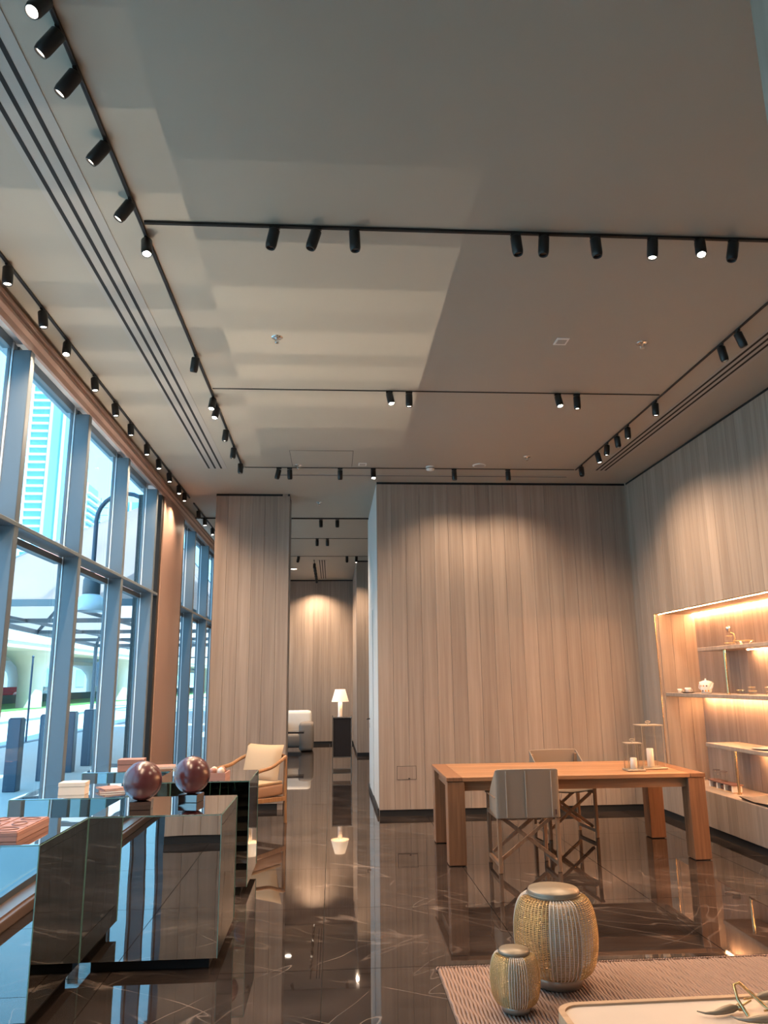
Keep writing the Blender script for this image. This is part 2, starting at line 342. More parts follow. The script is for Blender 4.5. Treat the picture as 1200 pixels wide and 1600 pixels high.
# ---- niche lining
nl = MB().box(NX, NX+.04, NY0-.04, NY1+.04, NZ0-.04, NZ1+.04).box(XR+.0355, NX, NY1, NY1+.03, NZ0, NZ1).box(XR+.0355, NX, NY0-.03, NY0, NZ0, NZ1)
nl = nl.box(XR+.0355, NX, NY0-.03, NY1+.03, NZ1, NZ1+.03).box(XR+.0355, NX, NY0-.03, NY1+.03, NZ0-.03, NZ0).build('wall_niche', M['wall']); struct(nl, 'ash lined display niche sunk in the right wall', 'wall')
nbw = .188; nb = round((NY1-NY0)/nbw); nbw = (NY1-NY0)/nb
bmesh_b = MB().box(-.014, 0, .001, nbw-.001, NZ0, NZ1, bev=.0012).mesh('board', M['wall'])
for i in range(nb): link('board', bmesh_b, nl, (NX, NY0+i*nbw, 0))
bs = MB().box(.001, .157, -.012, 0, NZ0, NZ1, bev=.0012).mesh('board', M['wall'])
for i in range(3): link('board', bs, nl, (XR+.036+i*.158, NY1, 0))
tr = MB().box(XR-.004, XR+.002, NY0, NY1+.006, NZ1-.002, NZ1+.006).box(XR-.004, XR+.002, NY1, NY1+.006, NZ0, NZ1).build('edge_trim', M['brass'], nl)
MB().box(NX-.05, NX-.02, NY0+.02, NY1-.02, NZ1-.012, NZ1-.002).build('led_strip', M['led'], nl)
MB().box(XR+.038, XR+.043, NY0+.02, NY1-.02, NZ1-.005, NZ1-.001).build('led_strip', M['led'], nl)
# ---- shelves of the niche
def shelf(name, label, x0, x1, y0, y1, z, led=None):
    t = thing(name, label, 'shelf', (x0, y0, z), 0)
    MB().box(0, x1-x0, 0, y1-y0, -.04, 0, bev=.003).build('shelf_board', M['wall'], t)
    if led: MB().box(x1-x0-led[0]-.02, x1-x0-led[0], led[1]-y0, led[2]-y0, -.049, -.0405).build('led_strip', M['led'], t)
    return t
S2 = 1.425; S1 = 1.925; S3 = .905
shelf('display_shelf', 'long middle niche shelf carrying the cups and teapot', 4.0, NX-.016, NY0+.002, NY1-.014, S2, (.05, NY0+.05, 9.0))
shelf('display_shelf', 'short upper niche shelf holding the glass carafe', 4.12, NX-.016, NY0+.002, 8.44, S1, (.05, NY0+.05, 7.85))
shelf('display_shelf', 'short lower niche shelf with the round plate on it', 4.07, NX-.016, NY0+.002, 8.36, S3, (.05, NY0+.05, 7.9))
def post(z0, z1, label):
    t = thing('shelf_post', label, 'post', (4.15, 7.9, z0))
    MB().tube([(0,0,0.006), (0,0,z1-z0-.006)], .014, 14).build('rod', M['brass'], t)
    MB().lathe([(.0,0),(.022,0),(.022,.006),(0,.006)], 16).build('collar', M['brass'], t)
    MB().lathe([(.0,z1-z0-.006),(.022,z1-z0-.006),(.022,z1-z0),(0,z1-z0)], 16).build('collar', M['brass'], t)
post(S2, S1-.041, 'brass rod holding up the upper niche shelf'); post(NZ0, S3-.041, 'brass rod between niche floor and lower shelf')

# ---- window wall
fins = [-5.35 + 1.362*i for i in range(12)]            # far inner corner of every fin; last before the column at 9.63
fins = [f+.37 for f in fins]
fins = [5.375 + 1.366*k for k in range(-7, 4)]
fins2 = [12.22 + 1.355*k for k in range(0, 6)]
XG = -2.365
win = MB().box(-2.50, -2.20, YR, YE, -.05, .09).build('window_1', M['sill']); struct(win, 'tall window wall of blue-grey aluminium fins and clear panes', 'window')
MB().box(-2.22, -2.17, YR, 9.7, 0, .075, bev=.01).box(-2.22, -2.17, 11.25, YE, 0, .075, bev=.01).build('sill_board', M['sill'], win)
finm = MB().box(-.13, 0, -.075, 0, .09, 3.99, bev=.004).mesh('fin', M['fin'])
gas = MB().box(-.145, -.128, -.082, -.070, .09, 4.05).mesh('gasket', M['gasket'])
jam = MB().box(-.168, -.14, -.088, .02, .09, 4.06, bev=.003).mesh('mullion', M['fin'])
for f in fins + fins2:
    link('fin', finm, win, (XL, f, 0)); link('gasket', gas, win, (XL, f, 0)); link('mullion', jam, win, (XL, f, 0))
alls = [YR] + fins; z_tr = 2.665
for seq in (alls, [11.25] + fins2 + [YE]):
    for i in range(len(seq)-1):
        a, b = seq[i]+.03, seq[i+1]-.10
        if b-a < .2: continue
        MB().box(XG-.006, XG+.006, a, b, .13, z_tr).build('pane', M['glass'], win)
        MB().box(XG-.006, XG+.006, a, b, z_tr+.06, 4.02).build('pane', M['glass'], win)
        for (q0, q1) in ((.09, .14), (z_tr-.05, z_tr), (z_tr+.055, z_tr+.09), (3.99, 4.06)):
            MB().box(XG-.03, XG+.035, a, b, q0, q1).build('glazing_bar', M['fin'], win)
MB().box(-2.36, -2.197, YR, 9.70, z_tr+.016, z_tr+.048, bev=.003).box(-2.36, -2.197, 11.25, YE, z_tr+.012, z_tr+.05, bev=.006).build('transom', M['fin'], win)
# head beam: a ribbed pink-brown moulding
hb = MB().box(-2.50, -2.21, YR, YE, 4.06, CEIL-.0).build('trim_1', M['soffit']); struct(hb, 'ribbed pink-brown moulding above the window wall', 'trim')
prof = [(-2.215, 3.985), (-2.195, 3.99), (-2.185, 4.03), (-2.16, 4.05), (-2.16, 4.075), (-2.185, 4.09), (-2.16, 4.11), (-2.16, 4.135), (-2.19, 4.15), (-2.19, CEIL), (-2.215, CEIL)]
MB().poly([(x_, YR, z_) for x_, z_ in prof], (0, YE-YR, 0)).build('moulding', M['trimw'], hb, recalc=True)
# copper-brown column face between the two window runs
cl = MB().box(-2.5, -2.19, 9.80, 11.12, 0, 3.99, bev=.01).build('wall_column', M['colwood']); struct(cl, 'smooth copper-brown column between the two window runs', 'wall')
MB().box(-2.5, -2.205, 9.70, 9.80, 0, 3.99).box(-2.5, -2.205, 11.12, 11.25, 0, 3.99).build('shadow_jamb', M['black'], cl)

# ---- ceiling fittings
def track(label, a, b, z, wd=.010, hh=.016):
    t = thing('lighting_track', label, 'track', (*a, z), math.atan2(b[1]-a[1], b[0]-a[0]))
    L = math.hypot(b[0]-a[0], b[1]-a[1])
    MB().box(0, L, -wd, wd, -hh, .0, bev=.001).build('rail', M['black'], t)
    MB().box(0, L, -wd*.4, wd*.4, -hh-.0005, -hh+.001).build('slot', M['blackmatte'], t)
ZC = CEIL-.001
track('black track running over the inner left side, longest with spotlights', (-1.10, -4.6), (-1.10, 9.03), ZC)
track('black track close along the window wall, near stretch', (-2.03, -4.6), (-2.03, 10.62), ZC)
track('black track close along the window wall, stretch beyond the gap', (-2.03, 10.95), (-2.03, 17.0), ZC-.0)
track('black track parallel to the right wall', (3.06, -4.6), (3.06, 9.03), ZC, .009, .010)
track('nearest black track crossing the ceiling', (-1.08, 3.94), (3.04, 3.94), ZC)
track('middle thin black track crossing the ceiling', (-1.08, 6.47), (3.04, 6.47), ZC, .008, .005)
track('far black track crossing the ceiling before the back wall', (-1.08, 9.03), (3.04, 9.03), ZC, .009, .006)
Z2 = CEIL2-.001
track('first track across the passage ceiling', (-2.0, 12.69), (.56, 12.69), Z2, .009, .006)
track('second track across the passage ceiling', (-2.0, 14.52), (4.0, 14.52), Z2, .009, .006)
track('third track across the passage ceiling', (-2.0, 16.66), (4.0, 16.66), Z2, .009, .006)
track('short track running towards the far wall of the passage', (-.42, 17.2), (-.42, 20.6), Z2)

SP = {
 'nearest cross track': ('x', 3.94, CEIL, [(-0.34,-0.2,0.03,0),(-0.1,-0.3,0.03,0),(0.12,0.04,0.02,0),(1.07,0.08,-0.02,0),(1.24,-0.09,-0.02,0),(1.55,0.03,-0.04,0),(1.9,-0.11,-0.02,1),(2.19,-0.17,-0.23,2),(2.4,-0.21,0.02,0)]),
 'inner left track': ('y', -1.1, CEIL, [(2.47,-0.22,-0.45,2),(2.62,-0.72,0.2,1),(2.83,-0.65,0.08,1),(3.27,-0.74,0.27,1),(3.73,-0.63,-0.01,1),(4.09,0.14,0.21,2),(5.74,-0.18,0.33,0),(6.66,-0.07,-0.37,2),(6.9,-0.14,-0.14,2),(7.54,-0.12,0.11,1),(8.16,-0.1,0.14,1),(8.78,-0.0,0.24,1)]),
 'window-side track': ('y', -2.03, CEIL, [(4.43,0.07,-0.03,1),(5.01,0.12,0.05,1),(5.52,0.11,0.05,2),(6.2,0.13,-0.04,1),(6.82,0.13,0.03,1),(7.39,0.08,0.01,1),(8.07,0.09,-0.07,1),(8.64,0.13,-0.15,1),(9.23,0.13,-0.11,1),(9.85,0.1,-0.21,1),(10.24,0.05,-0.09,1),(11.36,0.06,0.06,1),(11.94,0.1,-0.25,1),(12.71,0.11,-0.18,1)]),
 'right-hand track': ('y', 3.06, CEIL, [(5.12,0.42,0.18,1),(5.37,0.23,0.23,1),(6.62,0.0,0.06,1),(7.32,0.02,0.3,1),(7.62,0.11,0.22,1),(7.92,-0.08,0.28,1),(8.24,0.14,-0.14,1),(8.82,-0.03,-0.21,0)]),
 'middle cross track': ('x', 6.47, CEIL, [(0.51,0.15,-0.36,2),(0.69,0.01,0.34,1),(2.07,0.07,0.31,2),(2.25,0.02,0.31,1)]),
 'far cross track': ('x', 9.03, CEIL, [(-0.66,-0.23,0.2,1),(-0.53,0.04,0.18,0),(0.09,0.0,0.22,0),(0.5,0.01,-0.03,2),(1.51,0.04,0.21,1),(2.19,0.04,0.13,1)]),
 'first passage track': ('x', 12.69, CEIL2, [(-0.2,0.0,0.18,1),(0.08,0.0,0.18,0)]),
 'second passage track': ('x', 14.52, CEIL2, [(-0.3,0.0,0.15,1),(-0.1,0.0,0.15,0)]),
 'third passage track': ('x', 16.66, CEIL2, [(-0.75,-0.16,-0.45,0),(0.32,-0.01,-0.44,0),(0.53,-0.04,-0.16,1)]),
 'far running passage track': ('y', -.42, CEIL2, [(17.6,0,-.4,0),(18.1,0,0,1),(18.6,0,-.4,0),(19.1,0,0,1),(19.7,0,-.4,0),(20.2,0,0,1)]),
 'inner track behind the camera': ('y', -1.1, CEIL, [(-3.6,0,0,1),(-1.6,0,0,1)]),
 'right-hand track behind the camera': ('y', 3.06, CEIL, [(-3.4,0,0,1),(-1.4,0,0,1),(.9,0,0,1)]),
}
BL = .12
body = MB().lathe([(0,0),(.027,0),(.032,.005),(.032,BL-.022),(.028,BL-.003),(.0255,BL),(.0235,BL),(.0235,BL-.012)], 20).mesh('body', M['black'])
lensm = {k: MB().lathe([(0,BL-.010),(.0234,BL-.010)], 20).mesh('lens', M[q]) for k, q in ((0,'lensoff'),(1,'lens'),(2,'lensb'))}
stemm = MB().box(-.03,.03,-.009,.009,-.024,-.003).tube([(0,0,-.022),(0,0,-.034)], .006, 8).mesh('stem', M['black'])
ld = bpy.data.lights.new('spot_lamp', 'SPOT'); ld.energy = SPOT_W; ld.color = WARM; ld.spot_size = math.radians(135); ld.spot_blend = 1.0; ld.shadow_soft_size = .02
ldp = ld.copy(); ldp.energy = SPOT_W*3.6
ORDW = ORD
for tname, (ax, c, z, L) in SP.items():
    for i, (s_, tx, ty, lit) in enumerate(L):
        p = Vector((s_, c, z-.001)) if ax == 'x' else Vector((c, s_, z-.001))
        ty2 = min(ty, -.35) if lit == 2 else (min(ty, .06) if lit else ty)
        d = Vector((tx, ty2, -1)).normalized()
        side = 'from the left' if ax == 'x' else 'from the near end'
        st = {0: 'unlit', 1: 'lit', 2: 'brightly glowing'}[lit]
        t = thing('track_spotlight', f'{st} black cylinder spotlight, {ORDW[i]} {side} on the {tname}', 'spotlight', p, 0, 'track spotlights')
        sm = link('stem', stemm, t); 
        if ax == 'y': sm.rotation_euler = (0, 0, PI/2)
        q = d.to_track_quat('Z', 'Y').to_euler()
        for nm, me in (('body', body), ('lens', lensm[lit])):
            o = link(nm, me, t, (0, 0, -.03)); o.rotation_euler = q
        if lit:
            lo = bpy.data.objects.new('spot_lamp', ldp if 'passage' in tname else ld); COL.objects.link(lo); lo.parent = t
            lo.location = Vector((0, 0, -.03)) + d*(BL+.012)
            lo.rotation_euler = d.to_track_quat('-Z', 'Y').to_euler()

def slots(label, x0, x1, y0, y1, n, z, along='y'):
    t = thing('slot_diffuser', label, 'air vent', (x0, y0, z))
    W, L = x1-x0, y1-y0
    fr = MB(); sl = []
    if along == 'y':
        fr.box(0, W, 0, L, -.004, -.0005)
        for k in range(n):
            cx = W*(k+.5)/n*.86+W*.02; sl.append((cx-.011, cx+.011, .01, L-.01))
    else:
        fr.box(0, W, 0, L, -.004, -.0005)
        for k in range(n):
            cy = L*(k+.5)/n; sl.append((.01, W-.01, cy-.008, cy+.008))
    fr.build('frame', M['slotframe'], t)
    for a in sl: MB().box(*a, -.0055, -.004).build('slot', M['blackmatte'], t)
slots('long three-slot air diffuser in the ceiling left of the inner track', -1.56, -1.30, -4.6, 9.10, 3, CEIL)
slots('long three-slot air diffuser near the right wall', 3.30, 3.50, -4.6, 9.06, 3, CEIL)
slots('thin linear diffuser before the back wall', -.72, 3.06, 9.34, 9.42, 1, CEIL, 'x')
slots('short three-slot diffuser in the far passage ceiling', -.33, -.13, 17.2, 20.4, 3, CEIL2)
def disc(name, label, cat, x, y, z, prof, mat, part='housing'):
    t = thing(name, label, cat, (x, y, z)); MB().lathe([(r, -q) for r, q in prof], 24).build(part, mat, t); return t
for (x, y, lb) in ((-.43, 5.41, 'small chrome sprinkler head on the left of the ceiling'), (2.43, 5.39, 'small chrome sprinkler head on the right of the ceiling'), (-.42, 8.94, 'sprinkler head above the passage mouth'), (-.2, 10.9, 'sprinkler head beyond the far cross track'), (2.3, 8.5, 'sprinkler head near the far right corner')):
    t = disc('sprinkler', lb, 'sprinkler', x, y, CEIL, [(.045, 0), (.045, .004), (.03, .008), (.014, .008), (.012, .02), (0, .02)], M['chrome'])
    MB().tube([(-.012,0,-.018), (-.014,0,-.034), (0,0,-.042), (.014,0,-.034), (.012,0,-.018)], .003, 6).lathe([(0,-.043),(.016,-.043),(.016,-.046),(0,-.046)], 12).build('deflector', M['chrome'], t)
t = disc('smoke_detector', 'white round smoke detector near the far cross track', 'detector', 1.20, 8.95, CEIL, [(.055, 0), (.055, .02), (.048, .045), (.02, .055), (0, .055)], M['white'])
MB().lathe([(.0552,-.022),(.057,-.026),(.0545,-.03)], 24).build('vent_ring', M['black'], t)
t = disc('ceiling_speaker', 'flat round white ceiling speaker right of the smoke detector', 'speaker', 1.80, 8.87, CEIL, [(.085, 0), (.085, .006), (.07, .010), (0, .012)], M['white'])
MB().lathe([(.066,-.0108),(.0,-.0125)], 24).build('grille', M['slotframe'], t)
t = disc('downlight', 'flush round glowing downlight near the far passage wall', 'ceiling light', -.95, 18.6, CEIL2, [(.09,0),(.09,.006),(.07,.008)], M['white']); MB().lathe([(0,-.004),(.07,-.004)],20).build('lens', M['lens'], t)
for (x, y, a, b, lb) in ((1.78, 5.38, .10, .12, 'white rectangular ceiling sensor plate right of centre'), (.36, 8.86, .10, .12, 'white rectangular ceiling sensor plate near the far track')):
    t = thing('sensor_plate', lb, 'sensor', (x, y, CEIL)); MB().box(-a/2, a/2, -b/2, b/2, -.008, 0, bev=.002).build('plate', M['white'], t)
    MB().box(-a*.35, a*.35, -b*.3, b*.3, -.0095, -.008).build('grille', M['slotframe'], t)
t = thing('access_panel', 'large flush square access panel in the ceiling before the far track', 'hatch', (-.13, 8.35, CEIL))
MB().box(-.36, .36, -.02, .62, -.003, -.0, bev=.001).build('panel', M['ceil'], t); MB().box(-.366, .366, -.026, .626, -.0012, .0).build('gap', M['black'], t)

# ================================================================ MIRRORED CUBES
CW, CZ = .77, .84
def mcube(x0, y0, label):
    t = thing('mirror_cube', label, 'plinth', (x0+CW/2, y0+CW/2, 0), 0, 'mirrored display cubes')
    h = CW/2-.001; e = .004
    MB().box(-h+.05, h-.05, -h+.05, h-.05, 0, .062).build('recessed_base', M['blackmatte'], t)
    MB().box(-h+e, h-e, -h+e, h-e, .062, CZ-.008).build('core', M['blackmatte'], t)
    MB().box(-h, h, -h, h, CZ-.006, CZ, bev=.0015).build('top_panel', M['mirror'], t)
    MB().box(-h, h, -h, -h+.003, .062, CZ-.0075).build('side_panel', M['mirror'], t)
    MB().box(-h, h, h-.003, h, .062, CZ-.0075).build('side_panel', M['mirror'], t)
    MB().box(-h, -h+.003, -h+.0035, h-.0035, .062, CZ-.0075).build('side_panel', M['mirror'], t)
    MB().box(h-.003, h, -h+.0035, h-.0035, .062, CZ-.0075).build('side_panel', M['mirror'], t)
    ed = MB()
    q = h+.0006
    for sx in (-1, 1):
        for sy in (-1, 1): ed.box(sx*q-.0022, sx*q+.0022, sy*q-.0022, sy*q+.0022, .062, CZ-.007)
        ed.box(sx*q-.002, sx*q+.002, -h, h, CZ-.0078, CZ-.0055); ed.box(-h, h, sx*q-.002, sx*q+.002, CZ-.0078, CZ-.0055)
    ed.build('glass_edge', M['edge'], t)
    return t
XA, XB = -2.192, -1.422
mcube(XA, 4.065, 'nearest mirrored cube by the window, with the leather tray on top')
mcube(XB, 4.84, 'large mirrored cube in front carrying both burgundy spheres')
mcube(XA, 5.615, 'mirrored cube by the window with the beige box, second from the camera')
mcube(XB, 6.39, 'mirrored cube behind the spheres with the open tray of eggs')
mcube(XA, 7.165, 'farthest mirrored cube by the window with the pink box')
# added point lights, masked to imitate spotlight patches the mirrored tops throw on the ceiling
BOUNCE_LAMP_W = 44.0
def bounce_lamp(x0, y0, z):
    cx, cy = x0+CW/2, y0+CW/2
    d = bpy.data.lights.new('added_reflection_lamp', 'POINT'); d.energy = BOUNCE_LAMP_W; d.shadow_soft_size = 0.0; d.color = (1, .86, .70)
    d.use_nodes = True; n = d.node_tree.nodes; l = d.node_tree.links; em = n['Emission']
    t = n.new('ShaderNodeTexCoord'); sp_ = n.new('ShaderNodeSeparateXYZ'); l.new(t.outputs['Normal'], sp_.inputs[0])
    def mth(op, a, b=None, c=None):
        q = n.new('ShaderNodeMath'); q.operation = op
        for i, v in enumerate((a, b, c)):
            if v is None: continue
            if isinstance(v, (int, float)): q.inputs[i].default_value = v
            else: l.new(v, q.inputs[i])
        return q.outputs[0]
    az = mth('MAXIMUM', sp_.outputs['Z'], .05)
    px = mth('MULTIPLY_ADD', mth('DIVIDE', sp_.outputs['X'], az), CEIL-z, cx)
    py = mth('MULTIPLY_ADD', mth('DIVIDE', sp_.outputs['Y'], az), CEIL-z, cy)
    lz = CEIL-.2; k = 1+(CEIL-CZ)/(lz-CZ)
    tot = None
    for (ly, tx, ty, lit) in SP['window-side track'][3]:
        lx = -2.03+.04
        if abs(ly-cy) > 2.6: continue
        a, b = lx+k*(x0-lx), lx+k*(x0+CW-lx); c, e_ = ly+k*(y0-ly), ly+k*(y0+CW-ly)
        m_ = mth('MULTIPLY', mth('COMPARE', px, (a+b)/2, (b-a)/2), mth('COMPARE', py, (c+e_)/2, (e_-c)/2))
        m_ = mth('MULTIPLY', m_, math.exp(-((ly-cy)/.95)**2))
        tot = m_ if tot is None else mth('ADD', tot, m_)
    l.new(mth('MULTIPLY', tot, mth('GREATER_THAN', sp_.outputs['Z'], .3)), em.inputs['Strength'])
    o = bpy.data.objects.new('added_reflection_lamp', d); COL.objects.link(o); o.location = (cx, cy, z)
for (q0, q1, q2) in ((XA, 4.065, 1.0), (XB, 4.84, 1.16), (XA, 5.615, 1.0), (XB, 6.39, 1.0), (XA, 7.165, 1.0)): bounce_lamp(q0, q1, q2)
# spheres
def sphere(x, y, r, label, rz):
    t = thing('lacquer_sphere', label, 'sphere', (x, y, CZ), rz, 'burgundy spheres')
    b_ = .065
    MB().box(-b_, b_, -b_, b_, .0, .05, bev=.003).build('block_base', M['sphbase'], t)
    n = 28; pr = []
    for k in range(n+1):
        a = PI*k/n; pr.append((r*math.sin(a), .05+r*.985-r*math.cos(a)))
    pr = pr[:-2] + [(r*.07, .05+r*1.978), (r*.05, .05+r*1.965), (0, .05+r*1.955)]
    ob = MB().lathe([(max(p[0], 0), p[1]) for p in pr], 48).build('ball', M['sphere'], t)
    MB().lathe([(0, .05+r*1.96), (.008, .05+r*1.96), (.009, .05+r*1.985), (.004, .05+r*2.02), (0, .05+r*2.02)], 12).build('stopper', M['ink'], t)
sphere(-1.185, 5.10, .118, 'burgundy lacquer sphere on a bronze block, left and nearer', .1)
sphere(-.925, 5.36, .118, 'burgundy lacquer sphere on a bronze block, right and farther', -.2)
# tray on nearest cube
t = thing('leather_tray', 'pink-brown leather tray with rounded compartments, on the nearest mirrored cube', 'tray', (-1.86, 4.36, CZ))
W_, D_ = .30, .22
MB().box(-W_, W_, -D_, D_, 0, .045, bev=.003).build('box_body', M['leather'], t)
MB().box(-W_-.001, W_+.001, -D_-.001, D_+.001, .024, .026).build('seam', M['leatherd'], t)
g = MB()
for i in range(4):
    for j in range(3):
        cx, cy = -W_+.075+i*.15, -D_+.073+j*.147
        g.box(cx-.068, cx+.068, cy-.066, cy+.066, .045, .049, bev=.001)
g.build('lid_tile', M['leather'], t)
for i in range(4):
    for j in range(3):
        cx, cy = -W_+.075+i*.15, -D_+.073+j*.147
        pts = [(cx+.05*math.cos(a)*(1 if (i+j) % 2 else .7), cy+.05*math.sin(a)*(.7 if (i+j) % 2 else 1), .050) for a in [k*PI/8 for k in range(17)]]
        MB().tube(pts, .004, 6, cap=False).build('ring_relief', M['leatherd'], t)
# beige box + books on 2nd window cube
t = thing('gift_box', 'small beige box with a lid on the window-side mirrored cube', 'box', (-1.83, 5.82, CZ), .05)
MB().box(-.09, .09, -.06, .06, 0, .055, bev=.002).build('box_body', M['beige'], t); MB().box(-.092, .092, -.062, .062, .057, .085, bev=.002).build('lid', M['beige'], t)
def book(x, y, z, w_, d_, h_, rz, label, mat):
    t = thing('book', label, 'book', (x, y, z), rz, 'slim books on the mirrored cubes')
    MB().box(-w_, w_, -d_, d_, 0, .002).box(-w_, w_, -d_, d_, h_-.002, h_).box(-w_, -w_+.003, -d_, d_, 0, h_).build('cover', mat, t)
    MB().box(-w_+.004, w_-.003, -d_+.003, d_-.003, .002, h_-.002).build('page_block', M['porcelain'], t)
book(-1.60, 5.95, CZ, .09, .12, .014, .3, 'slim red book lying beside the beige box, lower of two', M['leatherd'])
book(-1.61, 5.95, CZ+.014, .075, .10, .012, .6, 'slim pink book lying across the red one beside the beige box', M['leather'])
# pink box on farthest window cube
t = thing('gift_box', 'pink leather lidded box on the farthest window-side mirrored cube', 'box', (-1.80, 7.30, CZ), .08)
MB().box(-.11, .11, -.08, .08, 0, .055, bev=.002).build('box_body', M['leather'], t); MB().box(-.112, .112, -.082, .082, .058, .10, bev=.002).build('lid', M['leather'], t)
book(-1.56, 7.55, CZ, .10, .09, .012, .2, 'slim pink book lying beside the pink leather box', M['leather'])
# tray with eggs
t = thing('egg_tray', 'shallow copper-pink tray on the cube behind the spheres', 'tray', (-1.0, 6.60, CZ), -.05)
MB().box(-.15, .15, -.11, .11, 0, .01).box(-.15, .15, -.11, -.10, .01, .05).box(-.15, .15, .10, .11, .01, .05).box(-.15, -.14, -.10, .10, .01, .05).box(.14, .15, -.10, .10, .01, .05).build('tray_body', M['leather'], t)
k = 0
for i in range(4):
    for j in range(2):
        o = MB().lathe([(.030*math.sin(a)*(1-.15*math.cos(a)), .038*-math.cos(a)+.038) for a in [PI*q/10 for q in range(11)]], 14).build('stone_egg', M['leather'] if (i+j) % 3 else M['beige'], None, (-1.10+i*.066, 6.56+j*.08, CZ+.0105), 0)
        o.rotation_euler = (0, 0, i)
        tag(o, f'{"near" if j == 0 else "far"} row egg-shaped ornament in the copper-pink tray, {ORD[i]} from the left', 'ornament', 'eggs in the copper-pink tray'); k += 1

# ================================================================ DINING TABLE
TX0, TX1, TY0, TY1, TZ = 1.035, 3.42, 7.09, 8.24, .745
t = thing('dining_table', 'long teak table with thick square legs before the back wall', 'table', ((TX0+TX1)/2, (TY0+TY1)/2, 0), -.012)
hx, hy = (TX1-TX0)/2, (TY1-TY0)/2
MB().box(-hx, -hx+.14, -hy, hy, TZ-.035, TZ, bev=.003).build('end_board', M['teakv'], t)
MB().box(hx-.14, hx, -hy, hy, TZ-.035, TZ, bev=.003).build('end_board', M['teakv'], t)
nb_ = 7; wdt = 2*hy/nb_
tb = MB().box(-hx+.142, hx-.142, .0015, wdt-.0015, TZ-.035, TZ, bev=.002).mesh('board', M['teak'])
for i in range(nb_): link('board', tb, t, (0, -hy+i*wdt, 0))
MB().box(-hx+.05, hx-.05, -hy+.07, -hy+.10, TZ-.125, TZ-.036).box(-hx+.05, hx-.05, hy-.10, hy-.07, TZ-.125, TZ-.036).build('apron', M['teak'], t)
MB().box(-hx+.05, -hx+.08, -hy+.1, hy-.1, TZ-.125, TZ-.036).box(hx-.08, hx-.05, -hy+.1, hy-.1, TZ-.125, TZ-.036).build('apron', M['teakv'], t)
for sx in (-1, 1):
    for sy in (-1, 1):
        cx, cy = sx*(hx-.085), sy*(hy-.085)
        l_ = MB().box(cx-.078, cx+.078, cy-.078, cy+.078, .006, TZ-.037, bev=.004).build('leg', M['teakv'], t)
        MB().box(cx-.065, cx+.065, cy-.065, cy+.065, 0, .006).build('foot_pad', M['blackmatte'], l_)

# ================================================================ FOLDING CHAIRS
def chair(x, y, rz, label):
    """folding director's chair, facing +y locally, back at -y; origin on the floor under the seat"""
    t = thing('folding_chair', label, 'chair', (x, y, 0), rz, 'folding chairs at the teak table')
    wx = .255; yb, yf = -.21, .21; q = .032
    for sx in (-1, 1):
        MB().box(sx*wx-q/2, sx*wx+q/2, yb-q/2, yb+q/2, 0, .80, bev=.004).build('rear_leg', M['chairw'], t)
        MB().box(sx*wx-q/2, sx*wx+q/2, yf-q/2, yf+q/2, 0, .592, bev=.004).build('front_leg', M['chairw'], t)
        MB().box(sx*wx-q/2+.002, sx*wx+q/2-.002, yb+q/2, yf-q/2, .05, .085, bev=.003).build('foot_rail', M['chairw'], t)
        MB().box(sx*wx-q/2, sx*wx+q/2, yb+q/2, yf-q/2, .43, .465, bev=.003).build('seat_rail', M['chairw'], t)
        MB().box(sx*(wx)-.026, sx*(wx)+.026, yb+.02, yf+.03, .592, .609, bev=.005).build('armrest', M['chairw'], t)
    for yy, s in ((yb+.045, 1), (yf-.045, 1)):
        MB().beam((-wx+.02, yy, .10), (wx-.03, yy, .44), .016, .030, bev=.002).build('cross_brace', M['chairw'], t)
        MB().beam((wx-.02, yy+.018, .10), (-wx+.03, yy+.018, .44), .016, .030, bev=.002).build('cross_brace', M['chairw'], t)
        MB().tube([(0, yy-.012, .27), (0, yy+.03, .27)], .006, 8).build('pivot_pin', M['brass'], t)
    MB().grid(lambda u, v: (-wx+.02+2*(wx-.02)*u, yb+.04+(yf-yb-.05)*v, .468-.018*math.sin(PI*u)), 12, 6).grid(lambda u, v: (-wx+.02+2*(wx-.02)*u, yf-.01-(yf-yb-.05)*v, .460-.018*math.sin(PI*u)), 12, 6).build('seat', M['taupe'], t)
    # wrap-around fabric back: a thick sheet around the rear corners
    def path(u):
        # u 0..1 from front of the left wing around to front of the right wing
        a, b = wx+.022, yb-.03
        L1 = .30; L2 = 2*a; T = L1*2+L2; s = u*T
        if s < L1: return (-a, b+L1-s, s/L1)
        if s < L1+L2: return (-a+(s-L1), b, 1)
        return (a, b+(s-L1-L2), 1-(s-L1-L2)/L1)
    def sheet(off):
        def f(u, v):
            px, py, k_ = path(u)
            bulge = .012*math.sin(PI*min(1, max(0, (px/(wx)+1)/2)))
            top = .585+.24*max(0, k_)**.8; bot = .445+.03*(1-k_)
            z_ = bot+(top-bot)*v + .012*math.sin(PI*u)*v
            s_ = 1+off/.27
            return (px*s_, (py-off if py < b0+.001 else py)-bulge, z_)
        b0 = yb-.03
        return f
    MB().grid(sheet(.0), 49, 9).build('fabric_back', M['taupe'], t)
    MB().grid(sheet(-.012), 49, 9).build('lining', M['taupe'], t)
    rim = MB()
    f0 = sheet(-.006)
    rim.tube([f0(i/48, 1) for i in range(49)], .007, 6).tube([f0(i/48, 0) for i in range(49)], .006, 6)
    rim.tube([f0(0, i/6) for i in range(7)], .007, 6).tube([f0(1, i/6) for i in range(7)], .007, 6)
    rim.build('hem', M['taupe'], t)
    for px in (-.19, -.02, .205):
        MB().tube([(px, yb-.046, .452), (px, yb-.047, .83-.004)], .0042, 6).build('piping', M['taupel'], t)
    MB().box(.232, .242, yb-.05, yb-.036, .47, .51).build('maker_tab', M['ink'], t)
chair(1.685, 7.035, 0, 'taupe canvas folding chair with crossed teak legs, back to the camera')
